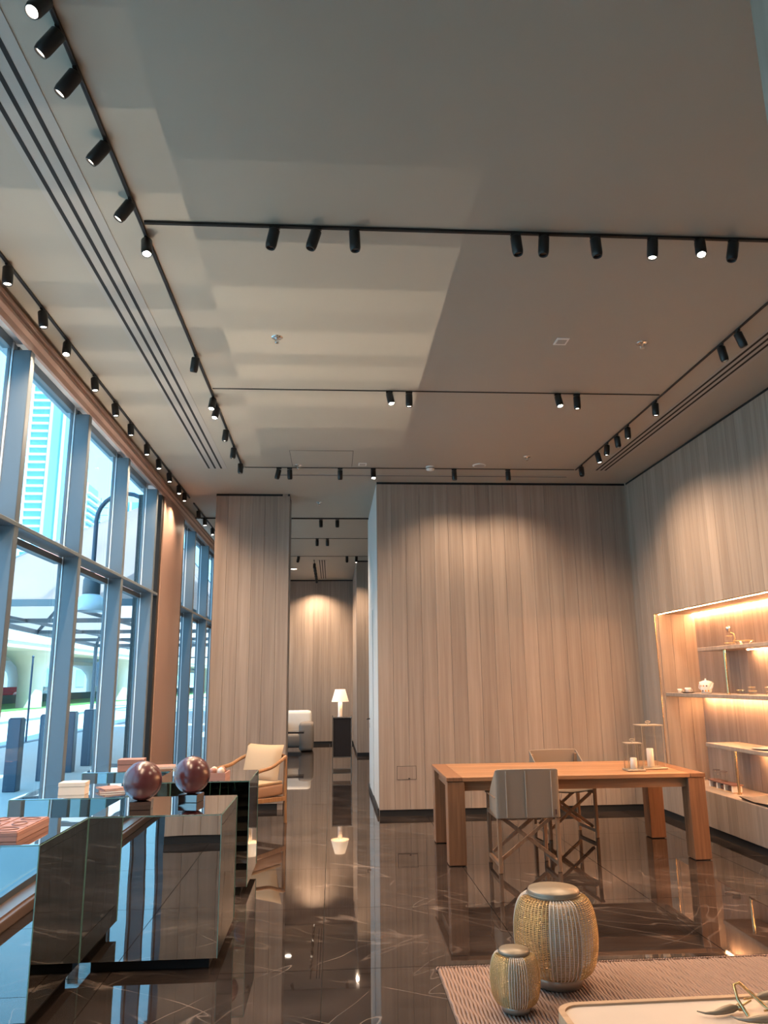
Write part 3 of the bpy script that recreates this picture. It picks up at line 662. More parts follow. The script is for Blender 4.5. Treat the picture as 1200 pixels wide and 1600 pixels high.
chair(2.46, 8.36, PI+.12, 'folding chair on the far side of the teak table facing the camera')

# ================================================================ LANTERNS ON THE TABLE
def lantern(x, y, z, w_, d_, h_, ch, cr_, label, rz):
    t = thing('glass_lantern', label, 'lantern', (x, y, z), rz)
    MB().box(-w_-.02, w_+.02, -d_-.02, d_+.02, 0, .016, bev=.005).build('base_tray', M['lframe'], t)
    for sx in (-1, 1):
        for sy in (-1, 1): MB().box(sx*w_-.003, sx*w_+.003, sy*d_-.003, sy*d_+.003, .016, h_).build('corner_post', M['lframe'], t)
    MB().box(-w_-.006, w_+.006, -d_-.006, d_+.006, h_, h_+.010, bev=.002).build('lid', M['lframe'], t)
    for s in (-1, 1):
        MB().box(s*w_-.0015, s*w_+.0015, -d_+.004, d_-.004, .017, h_-.001).build('pane', M['clear'], t)
        MB().box(-w_+.004, w_-.004, s*d_-.0015, s*d_+.0015, .017, h_-.001).build('pane', M['clear'], t)
    MB().tube([(0,0,h_+.01), (0,0,h_+.022)], .006, 8).tube([(.024*math.cos(a), 0, h_+.034+.010*math.sin(a)) for a in [k*PI/8 for k in range(17)]], .0035, 6, cap=False).build('ring_handle', M['lframe'], t)
    c = thing('candle', 'white pillar candle inside the '+label.split(' glass')[0]+' glass lantern', 'candle', (x, y, z+.0165), 0)
    MB().lathe([(0, 0), (cr_, 0), (cr_, ch-.004), (cr_-.004, ch), (cr_*.5, ch-.004), (0, ch-.005)], 20).build('wax', M['candle'], c); MB().tube([(0,0,ch-.006), (.001,0,ch+.008)], .0014, 6).build('wick', M['ink'], c)
lantern(3.085, 7.50, TZ, .105, .085, .40, .17, .032, 'taller glass lantern with brown metal frame on the right of the table', .05)
lantern(2.86, 7.36, TZ, .068, .062, .245, .10, .030, 'shorter glass lantern with brown metal frame, left of the taller one', -.05)

# ================================================================ NICHE CONTENTS
def rnd_cup(x, y, z, r, h, label, mat=None, pat=True):
    t = thing('cup', label, 'cup', (x, y, z), -.9)
    MB().lathe([(0,0),(r*.6,0),(r*.66,h*.08),(r*.95,h*.55),(r,h),(r*.93,h),(r*.86,h*.5),(r*.5,h*.12),(0,h*.1)], 20).build('bowl', mat or M['porcelain'], t)
    MB().tube([(r*.9+.018*math.sin(a), 0, h*.5+.017*math.cos(a)) for a in [k*PI/8 for k in range(9)]], .003, 6).build('handle', mat or M['porcelain'], t)
    if pat:
        for a in (2.2, 3.2, 4.4): MB().lathe([(.0,0),(.006,.001),(0,.002)], 8, Matrix.Translation((r*.97*math.cos(a), r*.97*math.sin(a), h*.62)) @ Matrix.Rotation(a, 4, 'Z') @ Matrix.Rotation(PI/2, 4, 'Y')).build('glaze_motif', M['pattern'], t)
    return t
def saucer(x, y, z, r, label, mat=None):
    t = thing('saucer', label, 'saucer', (x, y, z)); MB().lathe([(0,0),(r*.6,0),(r,.010),(r,.013),(r*.6,.004),(0,.004)], 28).build('dish', mat or M['porcelain'], t); return t
saucer(4.10, 8.72, S2, .08, 'patterned saucer under the first teacup on the middle shelf', M['ink'])
rnd_cup(4.10, 8.72, S2+.0045, .036, .055, 'white teacup with orange pattern on the middle shelf')
rnd_cup(4.12, 8.98, S2, .026, .045, 'little white espresso cup at the left end of the middle shelf')
t = thing('teapot', 'white teapot with orange flower pattern on the middle niche shelf', 'teapot', (4.12, 8.32, S2), -1.2)
MB().lathe([(0,0),(.048,0),(.056,.02),(.064,.07),(.069,.122),(.06,.130),(0,.131)], 28).build('pot', M['porcelain'], t)
MB().lathe([(.05,.129),(.045,.136),(.012,.142),(.006,.150),(.011,.158),(0,.163)], 20).build('lid', M['porcelain'], t)
MB().tube([(.06,0,.05),(.085,0,.075),(.10,0,.115)], [.014,.010,.008], 10).build('spout', M['porcelain'], t)
MB().tube([(-.062,0,.10),(-.095,0,.095),(-.10,0,.06),(-.066,0,.035)], .006, 8).build('handle', M['porcelain'], t)
for k in range(11):
    a, z_ = 3.3+.25*k, .03+.027*((k*2) % 4); rr_ = .0575+.085*z_
    MB().lathe([(0,.0015),(.008,.001),(.010,0)], 7, Matrix.Translation((rr_*math.cos(a), rr_*math.sin(a), z_)) @ Matrix.Rotation(a, 4, 'Z') @ Matrix.Rotation(PI/2, 4, 'Y')).build('glaze_motif', M['pattern'] if k % 3 else M['ink'], t)
for i, (yy, hh, rr) in enumerate(((7.62, .045, .04), (7.46, .075, .034), (7.40, .04, .042), (7.16, .075, .034), (7.05, .04, .042))):
    o = thing('drinking_glass', f'{"tall" if hh > .05 else "low"} clear cut glass right of the brass rod, {ORD[i]} from it', 'glass', (4.13+.03*(i % 2), yy, S2), 0, 'clear glasses on the middle shelf')
    MB().lathe([(0,0),(rr*.85,0),(rr,hh),(rr*.93,hh),(rr*.78,.008),(0,.008)], 16).build('tumbler', M['clear'], o)
    MB().tube([(rr*.97*math.cos(a), rr*.97*math.sin(a), hh) for a in [k*PI/8 for k in range(17)]], .0015, 5, cap=False).build('rim', M['gold'], o)
t = thing('decanter', 'clear glass carafe with stopper and handle on the upper niche shelf', 'carafe', (4.20, 7.86, S1), -1.4)
MB().lathe([(0,0),(.05,0),(.062,.03),(.058,.07),(.03,.10),(.018,.125),(.026,.15)], 24).build('flask', M['clear'], t)
MB().lathe([(0,.135),(.015,.14),(.012,.152),(.024,.165),(.026,.185),(.014,.20),(0,.203)], 18).build('stopper', M['chrome'], t)
MB().tube([(.03,0,.135),(.075,0,.12),(.09,0,.07),(.055,0,.03)], .005, 8).build('handle', M['gold'], t)
MB().tube([(.055*math.cos(a), .055*math.sin(a), .028) for a in [k*PI/8 for k in range(17)]], .002, 5, cap=False).tube([(.03*math.cos(a), .03*math.sin(a), .10) for a in [k*PI/8 for k in range(17)]], .002, 5, cap=False).build('gilt_band', M['gold'], t)
t = thing('dish', 'clear glass dish beside the carafe on the upper shelf', 'dish', (4.22, 7.62, S1)); MB().lathe([(0,0),(.07,0),(.09,.04),(.086,.04),(.066,.006),(0,.006)], 24).build('bowl', M['clear'], t)
MB().tube([(.09*math.cos(a), .09*math.sin(a), .04) for a in [k*PI/10 for k in range(21)]], .002, 5, cap=False).build('rim', M['gold'], t)
t = thing('plate', 'wide porcelain plate on the lower niche shelf', 'plate', (4.26, 7.42, S3)); MB().lathe([(0,0),(.10,0),(.17,.016),(.172,.020),(.10,.006),(0,.005)], 36).build('dish', M['porcelain'], t); MB().lathe([(.172,.0202),(.16,.0178)], 36).build('dark_rim', M['ink'], t)
t = thing('serving_box', 'low wooden box with three dark openings on the niche floor', 'box', (4.16, 8.20, NZ0), 0)
MB().box(-.06, .06, -.26, .26, .075, .088, bev=.002).build('lid', M['leatherd'], t)
MB().box(-.05, .05, -.25, .25, 0, .012).build('bottom', M['oak'], t)
for k in range(4): MB().box(-.05, .05, -.25+k*.158, -.25+k*.158+.026, .012, .075).build('divider', M['porcelain'], t)
for k in range(3): MB().box(-.03, .03, -.25+.04+k*.158, -.25+.135+k*.158, .012, .06, bev=.004).build('tin', M['ink'] if k != 1 else M['sphere'], t)
for k in (0, 1):
    c = thing('glass_beaker', f'clear glass beaker with dark rim on the wooden box, {"left" if k == 0 else "right"} one', 'glass', (4.16, 8.36-.16*k, NZ0+.088), 0, 'beakers on the wooden box')
    MB().lathe([(0,0),(.036,0),(.04,.10),(.037,.10),(.033,.006),(0,.006)], 18).build('tumbler', M['clear'], c)
    MB().lathe([(.0375,.1005),(.0415,.1005),(.0415,.104),(.0375,.104)], 18).build('rim', M['ink'], c)
t = thing('tray', 'charcoal leather tray with upturned corners on the niche floor', 'tray', (4.12, 7.30, NZ0))
def trayf(o_):
    def f(u, v):
        a, b = (u-.5)*2, (v-.5)*2; e_ = max(abs(a), abs(b))**6
        return (a*.15, b*.30, .006+o_+.028*e_*(abs(a*b)*.6+.4))
    return f
MB().grid(trayf(0), 15, 21).grid(trayf(-.005), 15, 21).build('tray_body', M['darkcloth'], t)
t2 = thing('napkin', 'folded pale napkin at the end of the charcoal tray', 'napkin', (4.10, 7.15, NZ0+.0095), .2); MB().box(-.06, .06, -.05, .05, 0, .008, bev=.003).box(-.055, .05, -.045, .045, .008, .015, bev=.003).build('cloth', M['beige'], t2)

# ================================================================ RUG AND COFFEE TABLE
RX0, RX1, RY0, RY1 = .60, 3.3, 2.2, 4.70
t = thing('jute_rug', 'coarse braided pinkish jute rug under the woven lanterns', 'rug', (0, 0, 0))
MB().box(RX0, RX1, RY0, RY1, 0, .008).build('backing', M['rugb'], t)
cords = MB(); n = 150
for i in range(n):
    cx = RX0+.012+(RX1-RX0-.024)*i/(n-1)
    pts = [(cx+.0025*math.sin(k*2.1+i), RY0+(RY1-RY0)*k/46+random.uniform(-.004, .004)*(k in (0, 46))*3, .010+.0022*math.sin(k*1.9+i*1.3)) for k in range(47)]
    cords.tube(pts, .0088, 5)
o = cords.build('braided_cords', M['rug'], t); o['kind'] = 'stuff'
loops = MB()
for i in range(180):
    cx = RX0+(RX1-RX0)*i/179; loops.tube([(cx-.006, RY1-.006, .006), (cx-.004, RY1+.006, .012), (cx+.004, RY1+.009, .016), (cx+.006, RY1-.004, .02)], .005, 5)
o = loops.build('edge_loops', M['rug'], t); o['kind'] = 'stuff'

def woven(x, y, z, R, Hh, label, rz):
    t = thing('woven_lantern', label, 'lantern', (x, y, z), rz, 'woven lanterns on the rug')
    zb, zt = .055*Hh/.46, Hh*.925; rl = R*.60
    def prof(v):
        a = v*PI; k = math.sin(a)
        return (rl*.92 + (R-rl*.92)*min(1, k**.27 if k > 0 else 0), zb+(zt-zb)*v)
    # denser profile near ends
    P = []
    for i in range(33):
        a = PI*i/32; v = (1-math.cos(a))/2; P.append(prof(v))
    MB().lathe([(0,0),(R*.56,0),(R*.60,zb*.5),(R*.60,zb+.004),(0,zb+.004)], 32).build('foot', M['lframe'], t)
    MB().lathe([(R*.62, zt-.002),(R*.62, Hh-.012),(R*.60, Hh-.004),(0, Hh)], 40).lathe([(0, zt-.002),(R*.62, zt-.002)], 40).build('lid', M['lid'], t)
    MB().lathe([(R*.64, zt+.004),(R*.655, zt+.008),(R*.64, zt+.012)], 40).build('lid_ring', M['lid'], t)
    nr = 60; ribs = MB(); cordr = MB()
    for k in range(nr):
        a = 2*PI*k/nr
        pts = [(p[0]*math.cos(a), p[0]*math.sin(a), p[1]) for p in P[::2]]
        (cordr if (k % 20) < 8 else ribs).tube(pts, .0032*(R/.22)**.5 if (k % 20) < 8 else .0023*(R/.22)**.4, 4, cap=False)
    o = ribs.build('wire_ribs', M['gold'], t); o['kind'] = 'stuff'
    o = cordr.build('cord_ribs', M['cord'], t); o['kind'] = 'stuff'
    rings = MB(); nz = 44
    for i in range(nz):
        v = (1-math.cos(PI*(i+.8)/(nz+.6)))/2 if i < 6 or i > nz-7 else (1-math.cos(PI*(i+.8)/(nz+.6)))/2
        v = .02+.96*(i/(nz-1)); r_, z_ = prof(v)
        rings.tube([(r_*math.cos(a), r_*math.sin(a), z_+random.uniform(-.0008, .0008)) for a in [2*PI*k/48 for k in range(49)]], .0017*(R/.22)**.4, 4, cap=False)
    o = rings.build('woven_rings', M['gold'], t); o['kind'] = 'stuff'
    # sheet of pale cord between the corded ribs
    for s in range(3):
        a0, a1 = 2*PI*(s*20-.4)/nr, 2*PI*(s*20+7.4)/nr
        MB().grid(lambda u, v: ((prof(v)[0]-.004)*math.cos(a0+(a1-a0)*u), (prof(v)[0]-.004)*math.sin(a0+(a1-a0)*u), prof(v)[1]), 10, 25).build('cord_panel', M['cord'], t)
    MB().lathe([(0,zb+.005),(R*.42,zb+.005),(R*.42,zt*.72),(R*.40,zt*.72),(R*.40,zb+.01),(0,zb+.01)], 28).build('glass_cylinder', M['clear'], t)
woven(1.205, 4.40, .0235, .222, .47, 'large gold wire and cord lantern on the jute rug', math.radians(-112))
woven(.905, 4.09, .0235, .122, .275, 'small gold wire and cord lantern beside the large one', math.radians(-116))

t = thing('coffee_table', 'low cream-topped coffee table with rounded oak rim at lower right', 'coffee table', (1.72, 2.78, 0), .015)
def rrect(hx_, hy_, r, n=8):
    out = []
    for (cx, cy, a0) in ((hx_-r, hy_-r, 0), (-hx_+r, hy_-r, PI/2), (-hx_+r, -hy_+r, PI), (hx_-r, -hy_+r, 1.5*PI)):
        for k in range(n+1): a = a0+PI/2*k/n; out.append((cx+r*math.cos(a), cy+r*math.sin(a)))
    return out
A = rrect(.84, .52, .09); B_ = rrect(.815, .495, .068)
rim = MB(); n = len(A)
vs = [(x, y, .27) for x, y in A]+[(x, y, .352) for x, y in A]+[(x, y, .352) for x, y in B_]+[(x, y, .27) for x, y in B_]
rim.add(vs, [(i, (i+1) % n, n+(i+1) % n, n+i) for i in range(n)]+[(n+i, n+(i+1) % n, 2*n+(i+1) % n, 2*n+i) for i in range(n)]+[(2*n+i, 2*n+(i+1) % n, 3*n+(i+1) % n, 3*n+i) for i in range(n)]+[(3*n+i, 3*n+(i+1) % n, (i+1) % n, i) for i in range(n)])
rim.build('oak_rim', M['oak'], t)
MB().poly([(x, y, .28) for x, y in rrect(.8145, .4945, .068)], (0, 0, .064)).build('cream_top', M['tabletop'], t)
for sx in (-1, 1):
    for sy in (-1, 1): MB().box(sx*.70-.035, sx*.70+.035, sy*.40-.035, sy*.40+.035, .022, .28, bev=.008).build('leg', M['oak'], t)
TT = .3445
def pod(x, y, z, rz, s, label):
    t = thing('brass_pod', label, 'ornament', (x, y, z), rz, 'brass pod ornaments on the coffee table')
    pts = [(-.17*s, .035*s, .014), (-.14*s, .012*s, .012), (-.10*s, 0, .014), (-.05*s, .004*s, .018*s+.004), (0, .016*s, .024*s), (.04*s, .02*s, .024*s)]
    MB().tube(pts, [.002, .004, .010*s, .017*s, .019*s, .009*s], 14).build('pod', M['lid'], t)
    MB().lathe([(0,-.018*s),(.014*s,-.012*s),(.02*s,0),(.014*s,.012*s),(0,.018*s)], 12, Matrix.Translation((.045*s, .02*s, .024*s))).build('knuckle', M['brass'], t)
    MB().tube([(.045*s+.02*s*k, .02*s+.012*s*k, .024*s) for k in range(6)], .004, 8).build('stalk', M['brass'], t)
pod(1.53, 3.13, TT, .1, .8, 'curved brass pod with thin tail at the left of the cluster')
pod(1.62, 3.03, TT, -.25, .8, 'lower brass pod curling beneath the arched stem')
t = thing('brass_arch', 'arched brass stem looping over the pods on the coffee table', 'ornament', (1.57, 3.16, TT))
MB().tube([(-.0, -.06, .006), (-.015, -.02, .05), (-.005, .02, .085), (.02, .03, .09), (.06, .01, .05), (.09, -.03, .02), (.11, -.08, .006)], [.007, .006, .006, .005, .005, .005, .005], 10).build('stem', M['brass'], t)
MB().tube([(.0, .035, .082), (.03, .035, .085), (.07, .02, .05), (.10, -.01, .02)], .003, 8).build('twig', M['gold'], t)
for k, (dx, dy, lb) in enumerate(((.11, .09, 'upper long brass leaf reaching to the right edge'), (.13, -.02, 'lower long brass leaf reaching to the right edge'))):
    t = thing('brass_leaf', lb, 'ornament', (1.57+dx, 3.14+dy, TT), .12, 'brass leaves on the coffee table')
    MB().tube([(-.06, 0, .018), (-.01, 0, .02), (.0, 0, .02)], .004, 8).build('stalk', M['brass'], t)
    MB().tube([(0,0,.02), (.02,0,.022), (.08,.005,.022), (.15,.01,.022), (.22,.02,.02), (.30,.035,.014)], [.006, .015, .019, .018, .012, .002], 12).build('blade', M['lid'], t)

# ================================================================ ARMCHAIR (left, behind the cubes)
t = thing('armchair', 'bent wood armchair with sand linen cushion before the partition', 'armchair', (-.985, 9.40, 0), math.radians(-38))
# local: faces -y ; x to the right as seen from the front
wq = .33
def spl(P, n=10):
    out = []; P = [Vector(p) for p in P]
    for i in range(len(P)-1):
        p0, p1, p2, p3 = P[max(i-1, 0)], P[i], P[i+1], P[min(i+2, len(P)-1)]
        for k in range(n):
            s = k/n; out.append(.5*((2*p1)+(p2-p0)*s+(2*p0-5*p1+4*p2-p3)*s*s+(3*p1-p0-3*p2+p3)*s**3))
    return out+[P[-1]]
for s in (-1, 1):
    MB().tube(spl([(s*wq, -.30, 0), (s*wq, -.305, .30), (s*wq, -.30, .50), (s*wq, -.25, .585), (s*wq, -.15, .615), (s*wq, .05, .64), (s*wq*.98, .22, .70), (s*wq*.9, .33, .735)], 7), .021, 12).build('arm', M['bent'], t)
    MB().tube(spl([(s*wq*.93, .33, 0), (s*wq*.95, .31, .3), (s*wq*.9, .33, .735)], 6), .021, 12).build('rear_leg', M['bent'], t)
    MB().beam((s*(wq-.01), -.29, .30), (s*(wq-.01), .31, .27), .022, .05, bev=.004).build('side_rail', M['bent'], t)
MB().tube(spl([(-wq*.9, .33, .735), (-.15, .385, .745), (.15, .385, .745), (wq*.9, .33, .735)], 7), .02, 12).build('top_rail', M['bent'], t)
MB().beam((-wq+.02, -.28, .30), (wq-.02, -.28, .30), .022, .05, bev=.004).beam((-wq+.03, .31, .27), (wq-.03, .31, .27), .022, .05, bev=.004).build('seat_frame', M['bent'], t)
MB().box(-wq+.025, wq-.025, -.30, .30, .31, .44, bev=.03).build('seat_cushion', M['seat'], t)
MB().box(-wq+.03, wq-.03, -.305, .28, .442, .47, bev=.012).build('seat_pad', M['cushion'], t)
def pillow(w_, h_, th, n=15):
    m = MB()
    for sg in (1, -1):
        def f(u, v, sg=sg):
            a, b = 2*u-1, 2*v-1; e_ = (max(0, 1-abs(a)**2.6)*max(0, 1-abs(b)**2.6))**.45
            k_ = 1+.05*(abs(a*b))**2
            return (a*w_/2*k_, sg*th/2*e_*-1, b*h_/2*k_+h_/2)
        m.grid(f, n, n)
    return m
pc = pillow(.56, .42, .17); o = pc.build('back_cushion', M['cushion'], t, (0, .20, .455)); o.rotation_euler = (math.radians(-14), 0, 0)

# ================================================================ PASSAGE FURNITURE
t = thing('side_cabinet', 'tall black cabinet with chrome frame in the passage', 'cabinet', (.19, 14.75, 0), 0)
MB().box(-.165, .165, -.16, .45, .25, .93).build('body', M['darkglass'], t)
MB().box(-.168, .168, -.165, .455, .93, .94).build('top', M['sphbase'], t)
for sx in (-1, 1):
    for yy in (-.17, .46): MB().box(sx*.175-.007, sx*.175+.007, yy-.007, yy+.007, 0, .955).build('post', M['chrome'], t)
for z_ in (.03, .235, .935): MB().box(-.17, .17, -.18, -.165, z_, z_+.015).build('rail', M['chrome'], t)
MB().box(-.165, .165, -.16, .45, .03, .045).build('lower_shelf', M['darkglass'], t)
MB().box(-.155, .155, -.166, -.161, .26, .925, bev=.001).build('door', M['darkglass'], t)
t = thing('table_lamp', 'table lamp with glowing cream cone shade on the black cabinet', 'lamp', (.155, 14.85, .9405))
MB().lathe([(0,0),(.05,0),(.05,.02),(.042,.03),(.042,.27),(.02,.285),(.012,.30),(0,.30)], 24).build('base', M['porcelain'], t)
MB().tube([(0,0,.30),(0,0,.36)], .006, 8).build('rod', M['chrome'], t)
MB().lathe([(.165,.285),(.095,.515),(.0925,.515),(.1625,.285)], 36).build('shade', M['shade'], t)
tl = bpy.data.lights.new('lamp_bulb', 'POINT'); tl.energy = 1.5; tl.color = WARM; tl.shadow_soft_size = .04
to = bpy.data.objects.new('lamp_bulb', tl); COL.objects.link(to); to.parent = t; to.location = (0, 0, .40)
t = thing('lounge_chair', 'rounded grey lounge chair with cream back in the passage', 'armchair', (-.92, 19.0, 0), 0)
MB().box(.14, .48, -.42, .42, .02, .66, bev=.08).build('arm', M['grey'], t)
MB().box(-.48, -.14, -.42, .42, .02, .66, bev=.08).build('arm', M['grey'], t)
MB().box(-.42, .42, .22, .46, .20, .92, bev=.09).build('backrest', M['cream'], t)
MB().box(-.32, .32, -.40, .24, .10, .40, bev=.06).build('seat', M['grey'], t)
t = thing('low_table', 'dark low table with a glossy top in front of the lounge chair', 'table', (-1.05, 18.1, 0))
MB().box(-.42, .42, -.22, .22, .46, .50, bev=.004).build('top', M['darkglass'], t); MB().box(-.35, .35, -.15, .15, .0, .04).box(-.04, .04, -.04, .04, .04, .46).build('pedestal', M['black'], t)
t = thing('pale_rug', 'pale low rug showing past the door flank in the passage', 'rug', (1.5, 14.2, 0)); MB().box(-.75, 1.2, -1.0, 1.2, 0, .012, bev=.004).build('pile', M['cream'], t)

# ================================================================ OUTSIDE
gr = MB().box(-8.8, -2.5, -25, 70, -.3, -.02).build('ground_pavement', M['pave']); gr['kind'] = 'structure'; gr['category'] = 'pavement'; gr['label'] = 'pale paved forecourt outside the window wall'
gr = MB().box(-14.6, -8.8, -25, 120, -.3, -.08).build('ground_road', M['road']); gr['kind'] = 'structure'; gr['category'] = 'road'; gr['label'] = 'sunlit pale road beyond the bollards'
def strip(name, label, cat, mat, x0, x1, y0, y1, z0, z1):
    o = MB().box(x0, x1, y0, y1, z0, z1).build(name, mat); o['kind'] = 'structure'; o['category'] = cat; o['label'] = label
strip('ground_kerb', 'dark kerb line between forecourt and road', 'kerb', M['kerb'], -8.95, -8.75, -25, 120, -.079, .0)
strip('ground_kerb', 'far kerb along the sand-coloured walk', 'kerb', M['kerb'], -14.7, -14.55, -25, 140, -.079, .02)
strip('ground_walk', 'sand-coloured walk across the road', 'pavement', M['sand'], -20, -14.7, -25, 160, -.2, .01)
strip('ground_grass', 'mown grass verge under the flyover', 'grass', M['grass'], -28, -20, -25, 220, -.2, .05)
strip('ground_lot', 'parking ground behind the verge', 'pavement', M['road'], -160, -28, -60, 400, -.2, .0)
strip('ground_land', 'open ground far beyond', 'pavement', M['sand'], -500, 200, 160, 700, -.9, -.25)
strip('ground_hedge', 'clipped dark hedge behind the grass', 'hedge', M['hedge'], -28.6, -28, -20, 160, .05, .75)
for i, yy in enumerate((12.85, 14.2, 15.45, 16.6, 17.8)):
    t = thing('bollard', f'dark steel bollard on the forecourt, {["nearest","second","third","fourth","farthest"][i]} in the row', 'bollard', (-5.0, yy, -.02), 0, 'bollards along the forecourt')
    MB().box(-.10, .10, -.10, .10, 0, 1.10, bev=.012).build('post', M['bollard'], t); MB().box(-.085, .085, -.085, .085, 1.10, 1.115, bev=.004).build('cap', M['bollard'], t)
# canopy
CX0, CX1, CY0, CY1, CZE = -9.0, -2.9, 14.0, 30.0, 3.1; AP = (-5.4, 22.0, 6.75)
t = thing('shade_canopy', 'large pyramid canopy of blush canvas on a steel frame', 'canopy', (0, 0, 0))
cor = [(-7.5, CY0, CZE), (CX1, CY0, CZE), (CX1, CY1, CZE), (CX0, CY1, CZE)]
for i in range(4):
    a, b = cor[i], cor[(i+1) % 4]
    MB().add([a, b, AP, tuple(Vector(a)+Vector((0,0,-.02))), tuple(Vector(b)+Vector((0,0,-.02))), tuple(Vector(AP)+Vector((0,0,-.02)))], [(0,1,2),(5,4,3)]).build('canvas_panel', M['canopy'], t)
    MB().beam(Vector(cor[i])+Vector((0,0,-.05)), Vector(AP)+Vector((0,0,-.1)), .10, .12).build('hip_rafter', M['steel'], t)
    MB().beam(Vector(a)+Vector((0,0,-.06)), Vector(b)+Vector((0,0,-.06)), .08, .12).build('eave_beam', M['steel'], t)
    MB().beam((Vector(a)+Vector(b))/2+Vector((0,0,-.06)), Vector(AP)+Vector((0,0,-.12)), .07, .10).build('rafter', M['steel'], t)
    MB().tube([(cor[i][0], cor[i][1], -.02), (cor[i][0], cor[i][1], CZE-.1)], .07, 12).build('post', M['steel'], t)
for yy in (18.0, 22.0, 26.0): MB().beam((-7.5-(yy-14)*.094, yy, CZE-.06), (CX1, yy, CZE-.06), .07, .10).build('tie_beam', M['steel'], t)
for xx in (-7, -5): MB().beam((xx, CY0, CZE-.06), (xx, CY1, CZE-.06), .05, .07).build('tie_beam', M['steel'], t)
t = thing('shade_canopy', 'second blush canvas canopy farther along the building', 'canopy', (0, 0, 0))
cor2 = [(-8.6, 31.5, CZE), (-2.9, 31.5, CZE), (-2.9, 46, CZE), (-8.6, 46, CZE)]; AP2 = (-5.4, 38.5, 6.6)
for i in range(4):
    a, b = cor2[i], cor2[(i+1) % 4]
    MB().add([a, b, AP2, tuple(Vector(a)+Vector((0,0,-.02))), tuple(Vector(b)+Vector((0,0,-.02))), tuple(Vector(AP2)+Vector((0,0,-.02)))], [(0,1,2),(5,4,3)]).build('canvas_panel', M['canopy'], t)
    MB().beam(a, AP2, .1, .12).build('hip_rafter', M['steel'], t); MB().beam(a, b, .08, .12).build('eave_beam', M['steel'], t)
    MB().tube([(a[0], a[1], -.1), (a[0], a[1], CZE-.05)], .07, 10).build('post', M['steel'], t)
# gooseneck lamp
t = thing('street_lamp', 'dark gooseneck lamp with a white bell shade outside the window', 'street lamp', (-2.85, 12.0, -.02))
R_ = .44
arc = [(0, 0, 0), (0, 0, 4.1)] + [(-R_+R_*math.cos(a), 0, 4.15+R_*math.sin(a)) for a in [PI*k/12 for k in range(13)]] + [(-2*R_, 0, 3.25)]
MB().tube(arc, .035, 10).build('pole', M['bollard'], t)
MB().lathe([(0,3.28),(.10,3.28),(.12,3.22),(.13,3.20),(.13,2.98),(0,2.98)], 24, Matrix.Translation((-2*R_, 0, 0))).build('neck', M['steel'], t)
MB().lathe([(.12,2.98),(.20,2.91),(.25,2.82),(.26,2.72),(.25,2.72),(.19,2.89),(.0,2.96)], 28, Matrix.Translation((-2*R_, 0, 0))).build('bell_shade', M['bell'], t)
# flyover
t = thing('flyover', 'cream concrete flyover on flared columns across the road', 'bridge', (0, 0, 0))
MB().box(-34, -19.5, 18, 190, 4.3, 6.2).box(-34.3, -19.2, 18, 190, 6.2, 7.0).build('deck', M['concrete'], t)
MB().box(-22, -19.6, 18, 190, 3.9, 4.3).box(-33, -31, 18, 190, 3.9, 4.3).build('girder', M['concrete'], t)
for yy in (36, 57, 80, 105, 135):
    MB().lathe([(.85,0),(.85,2.2),(1.0,2.8),(1.6,3.5),(2.6,3.9),(2.6,4.3)], 20, Matrix.Translation((-21.5, yy, .05))).build('column', M['concrete'], t)
    MB().lathe([(.85,0),(.85,2.2),(1.0,2.8),(1.6,3.5),(2.6,3.9),(2.6,4.3)], 20, Matrix.Translation((-31.5, yy, 0))).build('column', M['concrete'], t)
# distant facade with windows
t = thing('parking_building', 'low distant building with dark windows behind the parked cars', 'building', (0, 0, 0))
MB().box(-52, -46, 40, 160, 0, 5.5).build('wall', M['shopwall'], t)
for k in range(16): MB().box(-46.05, -45.9, 42+k*7.2, 46.5+k*7.2, 1.2, 4.2).build('window', M['towerg'], t)
# cars
def car(x, y, rz, mat, label):
    t = thing('car', label, 'car', (x, y, 0), rz)
    pr = [(-2.1,.35),(-2.15,.75),(-1.9,.92),(-1.3,.98),(-.75,1.42),(.65,1.45),(1.35,1.0),(2.0,.88),(2.15,.6),(2.1,.35)]
    MB().poly([(-.85, p[0], p[1]) for p in pr], (1.7, 0, 0)).build('body', mat, t, recalc=True)
    gp = [(-1.15,1.0),(-.7,1.36),(.6,1.38),(1.15,1.02)]
    MB().poly([(.86, p[0], p[1]) for p in gp], (.012, 0, 0)).poly([(-.872, p[0], p[1]) for p in gp], (.012, 0, 0)).build('side_glass', M['carg'], t, recalc=True)
    for sx in (-1, 1):
        for yy in (-1.3, 1.3): MB().lathe([(0,-.1),(.30,-.1),(.32,-.06),(.32,.06),(.30,.1),(0,.1)], 18, Matrix.Translation((sx*.80, yy, .32)) @ Matrix.Rotation(PI/2, 4, 'Y')).build('wheel', M['tyre'], t)
car(-31.5, 86, .0, M['carw'], 'white car parked beyond the hedge, farther one')
car(-32.5, 74, .15, M['carw'], 'white car parked beyond the hedge, nearer one')
car(-30.6, 77, .0, M['carr'], 'red car parked beyond the hedge')
# sign post and poles
t = thing('sign_post', 'dark rectangular sign post across the road', 'sign', (-13.6, 47, 0)); MB().box(-.09, .09, -.05, .05, -.08, 1.6).build('post', M['bollard'], t); MB().box(-.5, .5, -.06, .06, 1.5, 2.9, bev=.02).build('panel', M['bollard'], t)
t = thing('road_pole', 'thin steel pole standing at the kerb', 'pole', (-8.85, 23.5, 0)); MB().tube([(0,0,0),(0,0,2.4)], .03, 8).build('shaft', M['bollard'], t); MB().lathe([(0,2.4),(.04,2.4),(.04,2.44),(0,2.46)],10).build('cap', M['bollard'], t)
